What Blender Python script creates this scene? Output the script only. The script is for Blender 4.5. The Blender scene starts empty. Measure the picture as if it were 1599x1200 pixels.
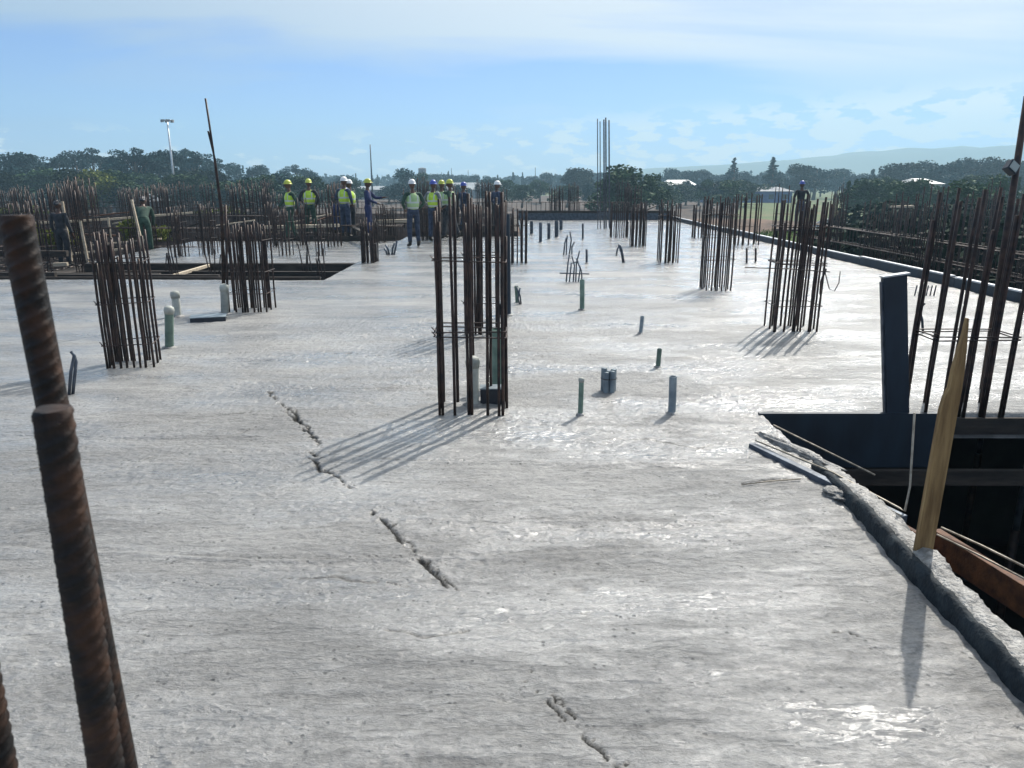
import bpy, bmesh, math, random
import numpy as np
from mathutils import Vector, Matrix

# ------------------------------------------------------------------ camera, world, sun
S = bpy.context.scene
C = S.collection
R = math.radians
H = 1.7; F = 1180.0; PITCH = R(14.95); W0, H0 = 1599.0, 1200.0
cam = bpy.data.objects.new('camera', bpy.data.cameras.new('camera')); C.objects.link(cam)
cam.location = (0, 0, H); cam.rotation_euler = (R(90) - PITCH, 0, 0)
cam.data.sensor_width = 36; cam.data.lens = 36 * F / W0
cam.data.clip_start = 0.05; cam.data.clip_end = 30000
cam.data.dof.use_dof = True; cam.data.dof.focus_distance = 6.5; cam.data.dof.aperture_fstop = 16
S.camera = cam
S.view_settings.view_transform = 'Standard'; S.view_settings.look = 'None'
S.view_settings.gamma = 1; S.view_settings.exposure = 0.38

SUN_AZ = R(31); SUN_EL = R(46)          # azimuth measured from +Y towards +X
sun = bpy.data.objects.new('sun', bpy.data.lights.new('sun', 'SUN')); C.objects.link(sun)
sun.data.energy = 4.3; sun.data.angle = R(0.6); sun.data.color = (1.0, 0.95, 0.87)
sd = Vector((math.sin(SUN_AZ) * math.cos(SUN_EL), math.cos(SUN_AZ) * math.cos(SUN_EL), math.sin(SUN_EL)))
sun.rotation_euler = (-sd).to_track_quat('-Z', 'Y').to_euler()

world = bpy.data.worlds.new("World"); S.world = world; world.use_nodes = True
wn = world.node_tree.nodes; wl = world.node_tree.links; wn.clear()
def WN(t, **k):
    n = wn.new(t)
    for a, b in k.items(): setattr(n, a, b)
    return n
def wmath(op, a, b=None, clamp=False):
    n = WN('ShaderNodeMath', operation=op, use_clamp=clamp)
    for i, v in enumerate((a, b)):
        if v is None: continue
        if isinstance(v, (int, float)): n.inputs[i].default_value = v
        else: wl.new(v, n.inputs[i])
    return n.outputs[0]
def wrange(v, a, b, c=0, d=1, smooth=True):
    n = WN('ShaderNodeMapRange'); n.interpolation_type = 'SMOOTHSTEP' if smooth else 'LINEAR'
    wl.new(v, n.inputs[0])
    for i, q in enumerate((a, b, c, d)): n.inputs[i + 1].default_value = q
    return n.outputs[0]
sky = WN('ShaderNodeTexSky'); sky.sky_type = 'NISHITA'; sky.sun_disc = False
sky.sun_elevation = SUN_EL; sky.sun_rotation = SUN_AZ; sky.altitude = 1800
sky.air_density = 1.0; sky.dust_density = 0.9; sky.ozone_density = 1.6
tc = WN('ShaderNodeTexCoord')
sep = WN('ShaderNodeSeparateXYZ'); wl.new(tc.outputs['Generated'], sep.inputs[0])
X_, Y_, Z_ = sep.outputs
az = wmath('ARCTAN2', X_, Y_)
el = wmath('ARCSINE', Z_)
# high thin veil, laid on a plane far above
den = wmath('ADD', wmath('MAXIMUM', Z_, 0.0), 0.12)
cmb = WN('ShaderNodeCombineXYZ'); wl.new(wmath('DIVIDE', X_, den), cmb.inputs[0]); wl.new(wmath('DIVIDE', Y_, den), cmb.inputs[1])
mp = WN('ShaderNodeMapping'); wl.new(cmb.outputs[0], mp.inputs[0]); mp.inputs['Rotation'].default_value = (0, 0, R(22)); mp.inputs['Scale'].default_value = (0.35, 1.0, 1); mp.inputs['Location'].default_value = (3.1, 1.7, 0)
nz = WN('ShaderNodeTexNoise'); wl.new(mp.outputs[0], nz.inputs['Vector']); nz.inputs['Scale'].default_value = 0.85; nz.inputs['Detail'].default_value = 7; nz.inputs['Roughness'].default_value = 0.5; nz.inputs['Distortion'].default_value = 0.5
veil = wmath('ADD', wrange(nz.outputs['Fac'], 0.32, 0.60), wmath('ADD', wrange(el, R(6.0), R(11.5), -0.75, 0.25), wmath('MULTIPLY', wrange(az, R(0), R(32), 0.0, 0.55), wrange(el, R(3.5), R(9.5)))))
veil = wmath('MULTIPLY', wmath('MINIMUM', wmath('MAXIMUM', veil, 0.0), 1.0), 0.92)
# low cumulus puffs near the horizon
c2 = WN('ShaderNodeCombineXYZ'); wl.new(wmath('MULTIPLY', az, 19.0), c2.inputs[0]); wl.new(wmath('MULTIPLY', el, 52.0), c2.inputs[1])
n2 = WN('ShaderNodeTexNoise'); wl.new(c2.outputs[0], n2.inputs['Vector']); n2.inputs['Scale'].default_value = 1.15; n2.inputs['Detail'].default_value = 9; n2.inputs['Roughness'].default_value = 0.56
bias = wmath('ADD', wrange(az, R(-22), R(34), -0.10, 0.055, False), n2.outputs['Fac'])
top = wrange(az, R(-14), R(32), R(2.9), R(5.6), False)
band = wmath('MULTIPLY', wrange(wmath('SUBTRACT', top, el), R(-1.2), R(0.8)), wrange(el, R(0.2), R(1.2)))
cum = wmath('MULTIPLY', wrange(bias, 0.465, 0.53), band)
# pale air low over the horizon
lowair = wrange(el, R(0), R(4.5), 0.45, 0.0)
mix0 = WN('ShaderNodeMixRGB'); wl.new(lowair, mix0.inputs[0])
deep = WN('ShaderNodeMixRGB'); deep.blend_type = 'MULTIPLY'; deep.inputs[0].default_value = 1; wl.new(sky.outputs[0], deep.inputs[1]); deep.inputs[2].default_value = (0.62, 0.75, 1.13, 1); wl.new(deep.outputs[0], mix0.inputs[1]); mix0.inputs[2].default_value = (5.0, 6.3, 7.6, 1)
# colour of the veil is brighter towards the sun
dotn = WN('ShaderNodeVectorMath', operation='DOT_PRODUCT'); wl.new(tc.outputs['Generated'], dotn.inputs[0]); dotn.inputs[1].default_value = sd
bri = wrange(dotn.outputs['Value'], 0.42, 0.86, 0.0, 1.0)
vc = WN('ShaderNodeMixRGB'); wl.new(bri, vc.inputs[0]); vc.inputs[1].default_value = (3.9, 4.8, 6.1, 1); vc.inputs[2].default_value = (8.2, 8.3, 8.3, 1)
mix1 = WN('ShaderNodeMixRGB'); wl.new(veil, mix1.inputs[0]); wl.new(mix0.outputs[0], mix1.inputs[1]); wl.new(vc.outputs[0], mix1.inputs[2])
cc = WN('ShaderNodeMixRGB'); wl.new(bri, cc.inputs[0]); cc.inputs[1].default_value = (8.0, 8.5, 8.8, 1); cc.inputs[2].default_value = (9, 9, 8.8, 1)
mix2 = WN('ShaderNodeMixRGB'); wl.new(wmath('MULTIPLY', cum, 0.95), mix2.inputs[0]); wl.new(mix1.outputs[0], mix2.inputs[1]); wl.new(cc.outputs[0], mix2.inputs[2])
# bright glow added round the unseen sun to whiten the slab's right side
glow = wrange(dotn.outputs['Value'], 0.90, 1.0, 0.0, 1.0)
gl = WN('ShaderNodeMixRGB'); wl.new(wmath('POWER', glow, 1.5), gl.inputs[0]); wl.new(mix2.outputs[0], gl.inputs[1]); gl.inputs[2].default_value = (44, 42, 39, 1)
bg = WN('ShaderNodeBackground'); wl.new(gl.outputs[0], bg.inputs['Color']); bg.inputs['Strength'].default_value = 0.09
wo = WN('ShaderNodeOutputWorld'); wl.new(bg.outputs[0], wo.inputs['Surface'])

# ------------------------------------------------------------------ photo measurements -> places
def G(px, py, z=0.0):                    # where the sight line through a photo pixel meets height z
    a = PITCH + math.atan((py - H0 / 2) / F)
    y = (H - z) / math.tan(a)
    d = y * math.cos(PITCH) + (H - z) * math.sin(PITCH)
    return Vector(((px - W0 / 2) / F * d, y, z))
def P(px, py, y):                        # ... meets the upright plane y
    a = PITCH + math.atan((py - H0 / 2) / F)
    z = H - y * math.tan(a)
    d = y * math.cos(PITCH) + (H - z) * math.sin(PITCH)
    return Vector(((px - W0 / 2) / F * d, y, z))

# ------------------------------------------------------------------ materials
def new_mat(name):
    m = bpy.data.materials.new(name); m.use_nodes = True
    return m, m.node_tree.nodes, m.node_tree.links, m.node_tree.nodes['Principled BSDF']
def mat(name, c1, c2, scale=8.0, rough=0.7, metal=0.0, bump=0.2, stretch=(1, 1, 1), bscale=None, contrast=(0.35, 0.65), rough2=None, bdist=0.01, spec=None):
    m, n, l, b = new_mat(name)
    t = n.new('ShaderNodeTexCoord'); mpn = n.new('ShaderNodeMapping'); l.new(t.outputs['Object'], mpn.inputs[0]); mpn.inputs['Scale'].default_value = stretch
    z = n.new('ShaderNodeTexNoise'); l.new(mpn.outputs[0], z.inputs['Vector']); z.inputs['Scale'].default_value = scale; z.inputs['Detail'].default_value = 6
    oi = n.new('ShaderNodeObjectInfo')
    r = n.new('ShaderNodeValToRGB'); l.new(z.outputs['Fac'], r.inputs[0])
    r.color_ramp.elements[0].position = contrast[0]; r.color_ramp.elements[1].position = contrast[1]
    r.color_ramp.elements[0].color = (*c1, 1); r.color_ramp.elements[1].color = (*c2, 1)
    hv = n.new('ShaderNodeHueSaturation'); l.new(r.outputs[0], hv.inputs['Color'])
    mr = n.new('ShaderNodeMapRange'); l.new(oi.outputs['Random'], mr.inputs[0]); mr.inputs[3].default_value = 0.8; mr.inputs[4].default_value = 1.2
    l.new(mr.outputs[0], hv.inputs['Value']); l.new(hv.outputs[0], b.inputs['Base Color'])
    b.inputs['Roughness'].default_value = rough; b.inputs['Metallic'].default_value = metal
    if spec is not None: b.inputs['Specular IOR Level'].default_value = spec
    if rough2 is not None:
        q = n.new('ShaderNodeMapRange'); l.new(z.outputs['Fac'], q.inputs[0]); q.inputs[1].default_value = 0.3; q.inputs[2].default_value = 0.7; q.inputs[3].default_value = rough; q.inputs[4].default_value = rough2
        l.new(q.outputs[0], b.inputs['Roughness'])
    if bump:
        z2 = n.new('ShaderNodeTexNoise'); l.new(mpn.outputs[0], z2.inputs['Vector']); z2.inputs['Scale'].default_value = bscale or scale * 4; z2.inputs['Detail'].default_value = 5
        bp = n.new('ShaderNodeBump'); bp.inputs['Strength'].default_value = bump; bp.inputs['Distance'].default_value = bdist
        l.new(z2.outputs['Fac'], bp.inputs['Height']); l.new(bp.outputs[0], b.inputs['Normal'])
    return m
M = {}
M['rust'] = mat('rust', (0.014, 0.011, 0.012), (0.058, 0.034, 0.027), 14, 0.5, 0.35, 0.5, bdist=0.004)
M['rust_fresh'] = mat('rust_fresh', (0.007, 0.006, 0.006), (0.075, 0.034, 0.017), 38, 0.6, 0.25, 0.6, bdist=0.002, contrast=(0.42, 0.75))
M['steel_dark'] = mat('steel_dark', (0.03, 0.04, 0.055), (0.08, 0.10, 0.13), 10, 0.45, 0.3, 0.3)
M['steel_blue'] = mat('steel_blue', (0.007, 0.015, 0.027), (0.015, 0.031, 0.052), 5, 0.5, 0.1, 0.2, stretch=(1, 1, 0.3))
M['timber'] = mat('timber', (0.15, 0.085, 0.03), (0.34, 0.22, 0.09), 6, 0.75, 0, 0.4, stretch=(6, 6, 0.6))
M['timber_long'] = mat('timber_long', (0.22, 0.12, 0.05), (0.48, 0.30, 0.13), 6, 0.75, 0, 0.4, stretch=(0.6, 6, 6))
M['timber_brown'] = mat('timber_brown', (0.05, 0.018, 0.008), (0.13, 0.05, 0.018), 6, 0.75, 0, 0.4, stretch=(3, 3, 3))
M['timber_pale'] = mat('timber_pale', (0.34, 0.28, 0.20), (0.55, 0.47, 0.36), 5, 0.8, 0, 0.3, stretch=(0.6, 5, 5))
M['timber_dark'] = mat('timber_dark', (0.015, 0.012, 0.010), (0.05, 0.038, 0.03), 4, 0.85, 0, 0.4, stretch=(0.8, 4, 4))
M['pipe_green'] = mat('pipe_green', (0.09, 0.15, 0.12), (0.17, 0.25, 0.20), 9, 0.5, 0, 0.15)
M['pipe_grey'] = mat('pipe_grey', (0.13, 0.17, 0.20), (0.26, 0.31, 0.33), 9, 0.5, 0, 0.15)
M['pipe_pale'] = mat('pipe_pale', (0.28, 0.30, 0.27), (0.42, 0.43, 0.39), 12, 0.6, 0, 0.3)
M['plastic_black'] = mat('plastic_black', (0.008, 0.012, 0.02), (0.02, 0.028, 0.04), 6, 0.45, 0, 0.1)
M['conc_side'] = mat('conc_side', (0.13, 0.13, 0.125), (0.26, 0.255, 0.24), 5, 0.85, 0, 0.6, bdist=0.02)
M['conc_shaded'] = mat('conc_shaded', (0.008, 0.012, 0.016), (0.022, 0.030, 0.036), 14, 0.75, 0, 0.8, bscale=50, bdist=0.012, spec=0.2)  # near-black: shade of the kerb's left face put into the colour
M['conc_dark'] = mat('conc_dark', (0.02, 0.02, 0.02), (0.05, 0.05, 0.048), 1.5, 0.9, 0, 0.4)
M['conc_lump'] = mat('conc_lump', (0.15, 0.147, 0.14), (0.36, 0.35, 0.33), 22, 0.6, 0, 0.9, bscale=60, bdist=0.02, rough2=0.45)
M['skin'] = mat('skin', (0.07, 0.035, 0.022), (0.12, 0.06, 0.04), 6, 0.55, 0, 0.1)
M['denim'] = mat('denim', (0.02, 0.03, 0.06), (0.05, 0.07, 0.12), 12, 0.9, 0, 0.4)
M['cloth_dark'] = mat('cloth_dark', (0.015, 0.017, 0.022), (0.04, 0.042, 0.05), 10, 0.9, 0, 0.4)
M['cloth_blue'] = mat('cloth_blue', (0.012, 0.02, 0.075), (0.03, 0.045, 0.14), 10, 0.9, 0, 0.4)
M['cloth_grey'] = mat('cloth_grey', (0.12, 0.14, 0.15), (0.24, 0.26, 0.27), 10, 0.9, 0, 0.4)
M['cloth_green'] = mat('cloth_green', (0.015, 0.04, 0.03), (0.04, 0.085, 0.06), 10, 0.9, 0, 0.4)
M['boot'] = mat('boot', (0.015, 0.012, 0.01), (0.04, 0.03, 0.022), 10, 0.7, 0, 0.2)
M['helmet_yellow'] = mat('helmet_yellow', (0.42, 0.46, 0.05), (0.55, 0.60, 0.08), 5, 0.35, 0, 0)
M['helmet_white'] = mat('helmet_white', (0.66, 0.68, 0.68), (0.78, 0.79, 0.78), 5, 0.35, 0, 0)
M['helmet_blue'] = mat('helmet_blue', (0.03, 0.06, 0.35), (0.06, 0.10, 0.45), 5, 0.35, 0, 0)
M['bark'] = mat('bark', (0.06, 0.045, 0.035), (0.16, 0.13, 0.10), 5, 0.9, 0, 0.5, stretch=(1, 1, 0.2), bdist=0.05)
M['leaf_hazed'] = mat('leaf_hazed', (0.004, 0.030, 0.036), (0.012, 0.055, 0.056), 0.5, 0.75, 0, 0, spec=0.12)  # blue of the distant haze painted into the leaf colour
M['leaf_mid'] = mat('leaf_mid', (0.016, 0.042, 0.016), (0.04, 0.082, 0.028), 0.5, 0.75, 0, 0, spec=0.12)
M['leaf_yellow'] = mat('leaf_yellow', (0.06, 0.08, 0.012), (0.16, 0.18, 0.03), 1.2, 0.8, 0, 0, spec=0.12)
M['leaf_dark'] = mat('leaf_dark', (0.005, 0.014, 0.008), (0.016, 0.034, 0.016), 0.8, 0.85, 0, 0, spec=0.12)
M['wall_cream'] = mat('wall_cream', (0.22, 0.20, 0.17), (0.32, 0.29, 0.25), 0.8, 0.9, 0, 0.1)
M['wall_grey'] = mat('wall_grey', (0.20, 0.20, 0.21), (0.32, 0.32, 0.32), 0.8, 0.9, 0, 0.1)
M['roof_orange'] = mat('roof_orange', (0.35, 0.16, 0.10), (0.50, 0.27, 0.18), 1.5, 0.8, 0, 0.1)
M['roof_white'] = mat('roof_white', (0.22, 0.24, 0.25), (0.36, 0.38, 0.39), 1.0, 0.45, 0.2, 0.1)
M['roof_blue'] = mat('roof_blue', (0.05, 0.08, 0.22), (0.09, 0.14, 0.32), 1.0, 0.5, 0.1, 0.1)
M['window'] = mat('window', (0.02, 0.025, 0.03), (0.05, 0.06, 0.07), 3, 0.15, 0, 0)
M['car_white'] = mat('car_white', (0.68, 0.69, 0.70), (0.76, 0.77, 0.78), 2, 0.25, 0.1, 0)
M['car_silver'] = mat('car_silver', (0.30, 0.33, 0.34), (0.38, 0.41, 0.42), 2, 0.3, 0.5, 0)
M['rubber'] = mat('rubber', (0.012, 0.012, 0.012), (0.03, 0.03, 0.03), 8, 0.85, 0, 0.1)
M['galv'] = mat('galv', (0.42, 0.44, 0.46), (0.58, 0.60, 0.62), 4, 0.4, 0.5, 0.05)
M['lamp_glass'] = mat('lamp_glass', (0.30, 0.36, 0.34), (0.45, 0.52, 0.50), 6, 0.3, 0, 0)
M['paver_fleck'] = M['conc_lump']

# vest: fluorescent cloth with silver bands round the body and over the shoulders
def vest_mat(name, c1, c2):
    m, n, l, b = new_mat(name)
    t = n.new('ShaderNodeTexCoord'); s = n.new('ShaderNodeSeparateXYZ'); l.new(t.outputs['Object'], s.inputs[0])
    def mth(op, a, bb):
        k = n.new('ShaderNodeMath'); k.operation = op
        for i, v in enumerate((a, bb)):
            if isinstance(v, (int, float)): k.inputs[i].default_value = v
            else: l.new(v, k.inputs[i])
        return k.outputs[0]
    zz = s.outputs[2]
    b1 = mth('COMPARE', zz, 1.03); b1.node.inputs[2].default_value = 0.022
    b2 = mth('COMPARE', zz, 1.17); b2.node.inputs[2].default_value = 0.022
    ax = mth('ABSOLUTE', s.outputs[0], 0)
    b3 = mth('COMPARE', ax, 0.105); b3.node.inputs[2].default_value = 0.018
    b3 = mth('MULTIPLY', b3, mth('GREATER_THAN', zz, 1.17))
    f = mth('MAXIMUM', mth('MAXIMUM', b1, b2), b3)
    z = n.new('ShaderNodeTexNoise'); l.new(t.outputs['Object'], z.inputs['Vector']); z.inputs['Scale'].default_value = 14
    cm = n.new('ShaderNodeMixRGB'); l.new(z.outputs['Fac'], cm.inputs[0]); cm.inputs[1].default_value = (*c1, 1); cm.inputs[2].default_value = (*c2, 1)
    mx = n.new('ShaderNodeMixRGB'); l.new(f, mx.inputs[0]); l.new(cm.outputs[0], mx.inputs[1]); mx.inputs[2].default_value = (0.5, 0.55, 0.52, 1)
    l.new(mx.outputs[0], b.inputs['Base Color']); b.inputs['Roughness'].default_value = 0.7
    return m
M['vest'] = vest_mat('vest_yellow', (0.30, 0.50, 0.03), (0.62, 0.85, 0.08))
M['vest_pale'] = vest_mat('vest_pale', (0.22, 0.36, 0.16), (0.45, 0.62, 0.30))

# wet, freshly poured and floated concrete
def slab_mat():
    m, n, l, b = new_mat('wet_concrete')
    t = n.new('ShaderNodeTexCoord')
    def mapped(sc, rot=0):
        q = n.new('ShaderNodeMapping'); l.new(t.outputs['Object'], q.inputs[0]); q.inputs['Scale'].default_value = sc; q.inputs['Rotation'].default_value = (0, 0, R(rot)); return q.outputs[0]
    def noise(v, s, d=6, r=0.55, dist=0):
        q = n.new('ShaderNodeTexNoise'); l.new(v, q.inputs['Vector']); q.inputs['Scale'].default_value = s; q.inputs['Detail'].default_value = d; q.inputs['Roughness'].default_value = r; q.inputs['Distortion'].default_value = dist; return q.outputs['Fac']
    def mth(op, a, bb=0.0, clamp=False):
        k = n.new('ShaderNodeMath'); k.operation = op; k.use_clamp = clamp
        for i, v in enumerate((a, bb)):
            if isinstance(v, (int, float)): k.inputs[i].default_value = v
            else: l.new(v, k.inputs[i])
        return k.outputs[0]
    def rng(v, a, c, d=0, e=1):
        k = n.new('ShaderNodeMapRange'); l.new(v, k.inputs[0])
        for i, x in enumerate((a, c, d, e)): k.inputs[i + 1].default_value = x
        return k.outputs[0]
    big = noise(mapped((1, 1, 1)), 0.35, 4)
    mid = noise(mapped((0.6, 2.2, 1), 6), 1.1, 7, 0.6, 0.3)
    streak = noise(mapped((1.0, 5.0, 1), 5), 3.0, 9, 0.68, 0.5)
    streak2 = noise(mapped((1.2, 4.0, 1), -14), 4.1, 8, 0.68, 0.8)
    fine = noise(mapped((1, 1.8, 1)), 45, 6, 0.75)
    grit = noise(mapped((1, 1.2, 1)), 190, 3, 0.7)
    # colour
    coarse = noise(mapped((1, 1.3, 1)), 26, 5, 0.7)
    v = mth('ADD', mth('MULTIPLY', big, 0.45), mth('ADD', mth('MULTIPLY', mid, 0.35), mth('ADD', mth('MULTIPLY', streak, 0.30), mth('ADD', mth('MULTIPLY', fine, 0.40), mth('MULTIPLY', coarse, 0.30)))))
    cr = n.new('ShaderNodeValToRGB'); l.new(rng(v, 0.66, 1.14), cr.inputs[0])
    e = cr.color_ramp.elements; e[0].position = 0.1; e[0].color = (0.09, 0.089, 0.087, 1); e[1].position = 0.9; e[1].color = (0.40, 0.395, 0.38, 1)
    q = cr.color_ramp.elements.new(0.5); q.color = (0.235, 0.232, 0.224, 1)
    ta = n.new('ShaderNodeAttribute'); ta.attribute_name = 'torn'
    tm = n.new('ShaderNodeMixRGB'); l.new(mth('MULTIPLY', ta.outputs['Fac'], 0.9, True), tm.inputs[0]); l.new(cr.outputs[0], tm.inputs[1]); tm.inputs[2].default_value = (0.02, 0.02, 0.019, 1)  # recess shade painted into the colour, along with bared darker aggregate
    l.new(tm.outputs[0], b.inputs['Base Color'])
    # water film: how smooth it is
    sx = n.new('ShaderNodeSeparateXYZ'); l.new(t.outputs['Object'], sx.inputs[0])
    wet = mth('ADD', mth('MULTIPLY', noise(mapped((0.5, 1.5, 1), 4), 0.9, 5, 0.6), 0.8), mth('MULTIPLY', streak2, 0.4))
    far = rng(sx.outputs[1], 9, 22, 0, 0.16)
    l.new(rng(mth('ADD', wet, far), 0.54, 0.72, 0.50, 0.25), b.inputs['Roughness'])
    b.inputs['Coat Weight'].default_value = 0.0; l.new(mth('MULTIPLY', rng(mth('ADD', wet, far), 0.52, 0.68, 0.0, 1.0), rng(ta.outputs['Fac'], 0, 0.5, 1, 0)), b.inputs['Coat Weight']); b.inputs['Coat Roughness'].default_value = 0.14; b.inputs['Coat IOR'].default_value = 1.4
    l.new(rng(ta.outputs['Fac'], 0, 0.8, 0.5, 0.0), b.inputs['Specular IOR Level'])
    # air pits left in the paste
    vo = n.new('ShaderNodeTexVoronoi'); vo.inputs['Scale'].default_value = 24; vo.inputs['Randomness'].default_value = 1; l.new(mapped((1, 1, 0.0)), vo.inputs['Vector'])
    pitgate = rng(noise(mapped((1, 1, 1)), 5.5, 3), 0.45, 0.6)
    pit = mth('MULTIPLY', rng(vo.outputs['Distance'], 0.10, 0.24, 1, 0), pitgate)
    rip = noise(mapped((1, 2.0, 1), 8), 15, 3, 0.5, 0.4)
    ripm = rng(wet, 0.52, 0.66)
    film = rng(wet, 0.57, 0.69); dry = mth('SUBTRACT', 1.0, mth('MULTIPLY', film, 0.85, True))
    h = mth('ADD', mth('MULTIPLY', streak, 0.55), mth('ADD', mth('MULTIPLY', streak2, 0.45), mth('ADD', mth('MULTIPLY', mth('MULTIPLY', fine, 0.75), dry), mth('ADD', mth('MULTIPLY', mth('MULTIPLY', grit, 0.26), dry), mth('ADD', mth('MULTIPLY', mth('MULTIPLY', coarse, 1.0), dry), mth('SUBTRACT', mth('MULTIPLY', mth('MULTIPLY', rip, ripm), 1.7), mth('MULTIPLY', pit, 0.35)))))))
    pm = n.new('ShaderNodeMixRGB'); l.new(mth('MULTIPLY', pit, 0.75, True), pm.inputs[0]); l.new(tm.outputs[0], pm.inputs[1]); pm.inputs[2].default_value = (0.05, 0.049, 0.047, 1); l.new(pm.outputs[0], b.inputs['Base Color'])
    bp = n.new('ShaderNodeBump'); bp.inputs['Strength'].default_value = 1.0; bp.inputs['Distance'].default_value = 0.0105
    l.new(h, bp.inputs['Height']); l.new(bp.outputs[0], b.inputs['Normal']); l.new(bp.outputs[0], b.inputs['Coat Normal'])
    return m
M['slab'] = slab_mat()

def ground_mat():
    m, n, l, b = new_mat('soil_and_grass')
    t = n.new('ShaderNodeTexCoord'); sx = n.new('ShaderNodeSeparateXYZ'); l.new(t.outputs['Object'], sx.inputs[0])
    def noise(s, d=6, sc=(1, 1, 1)):
        mpn = n.new('ShaderNodeMapping'); l.new(t.outputs['Object'], mpn.inputs[0]); mpn.inputs['Scale'].default_value = sc
        q = n.new('ShaderNodeTexNoise'); l.new(mpn.outputs[0], q.inputs['Vector']); q.inputs['Scale'].default_value = s; q.inputs['Detail'].default_value = d; q.inputs['Roughness'].default_value = 0.6; return q.outputs['Fac']
    def ramp(f, stops):
        r = n.new('ShaderNodeValToRGB'); l.new(f, r.inputs[0]); e = r.color_ramp.elements
        e[0].position, e[0].color = stops[0][0], (*stops[0][1], 1); e[1].position, e[1].color = stops[-1][0], (*stops[-1][1], 1)
        for p, c in stops[1:-1]: q = e.new(p); q.color = (*c, 1)
        return r.outputs[0]
    soil = ramp(noise(0.25, 8), [(0.3, (0.03, 0.02, 0.014)), (0.55, (0.065, 0.04, 0.027)), (0.75, (0.11, 0.07, 0.05))])
    grass = ramp(noise(0.05, 8, (1, 3, 1)), [(0.3, (0.04, 0.065, 0.018)), (0.5, (0.085, 0.12, 0.03)), (0.62, (0.13, 0.12, 0.05)), (0.75, (0.15, 0.08, 0.045))])
    ad = n.new('ShaderNodeMath'); ad.operation = 'MULTIPLY_ADD'; l.new(noise(0.04, 5), ad.inputs[0]); ad.inputs[1].default_value = 90; l.new(sx.outputs[1], ad.inputs[2])
    # the dug-over site is bare soil; it reaches less far on the right
    a2 = n.new('ShaderNodeMath'); a2.operation = 'MULTIPLY_ADD'; l.new(sx.outputs[0], a2.inputs[0]); a2.inputs[1].default_value = 0.9; l.new(ad.outputs[0], a2.inputs[2])
    def mm(op, a, bb, c=None):
        k = n.new('ShaderNodeMath'); k.operation = op
        for i_, v_ in enumerate((a, bb, c)):
            if v_ is None: continue
            if isinstance(v_, (int, float)): k.inputs[i_].default_value = v_
            else: l.new(v_, k.inputs[i_])
        return k.outputs[0]
    def rr_(v_, a, c):
        k = n.new('ShaderNodeMapRange'); l.new(v_, k.inputs[0]); k.inputs[1].default_value = a; k.inputs[2].default_value = c; return k.outputs[0]
    # the field to the right of the track is green
    side = mm('MULTIPLY', rr_(mm('ADD', mm('MULTIPLY_ADD', sx.outputs[1], -0.30, sx.outputs[0]), mm('MULTIPLY', noise(0.2, 4), 6)), 1, 4), rr_(sx.outputs[1], 46, 51))
    a3 = mm('MULTIPLY_ADD', side, 500.0, a2.outputs[0])
    mr = n.new('ShaderNodeMapRange'); l.new(a3, mr.inputs[0]); mr.inputs[1].default_value = 330; mr.inputs[2].default_value = 380
    mx = n.new('ShaderNodeMixRGB'); l.new(mr.outputs[0], mx.inputs[0]); l.new(soil, mx.inputs[1]); l.new(grass, mx.inputs[2])
    l.new(mx.outputs[0], b.inputs['Base Color']); b.inputs['Roughness'].default_value = 0.95
    bp = n.new('ShaderNodeBump'); bp.inputs['Strength'].default_value = 0.8; bp.inputs['Distance'].default_value = 0.3; l.new(noise(1.5, 8), bp.inputs['Height']); l.new(bp.outputs[0], b.inputs['Normal'])
    return m
M['ground'] = ground_mat()
M['hill'] = mat('hill', (0.05, 0.08, 0.05), (0.12, 0.14, 0.08), 0.004, 0.95, 0, 0)

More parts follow.
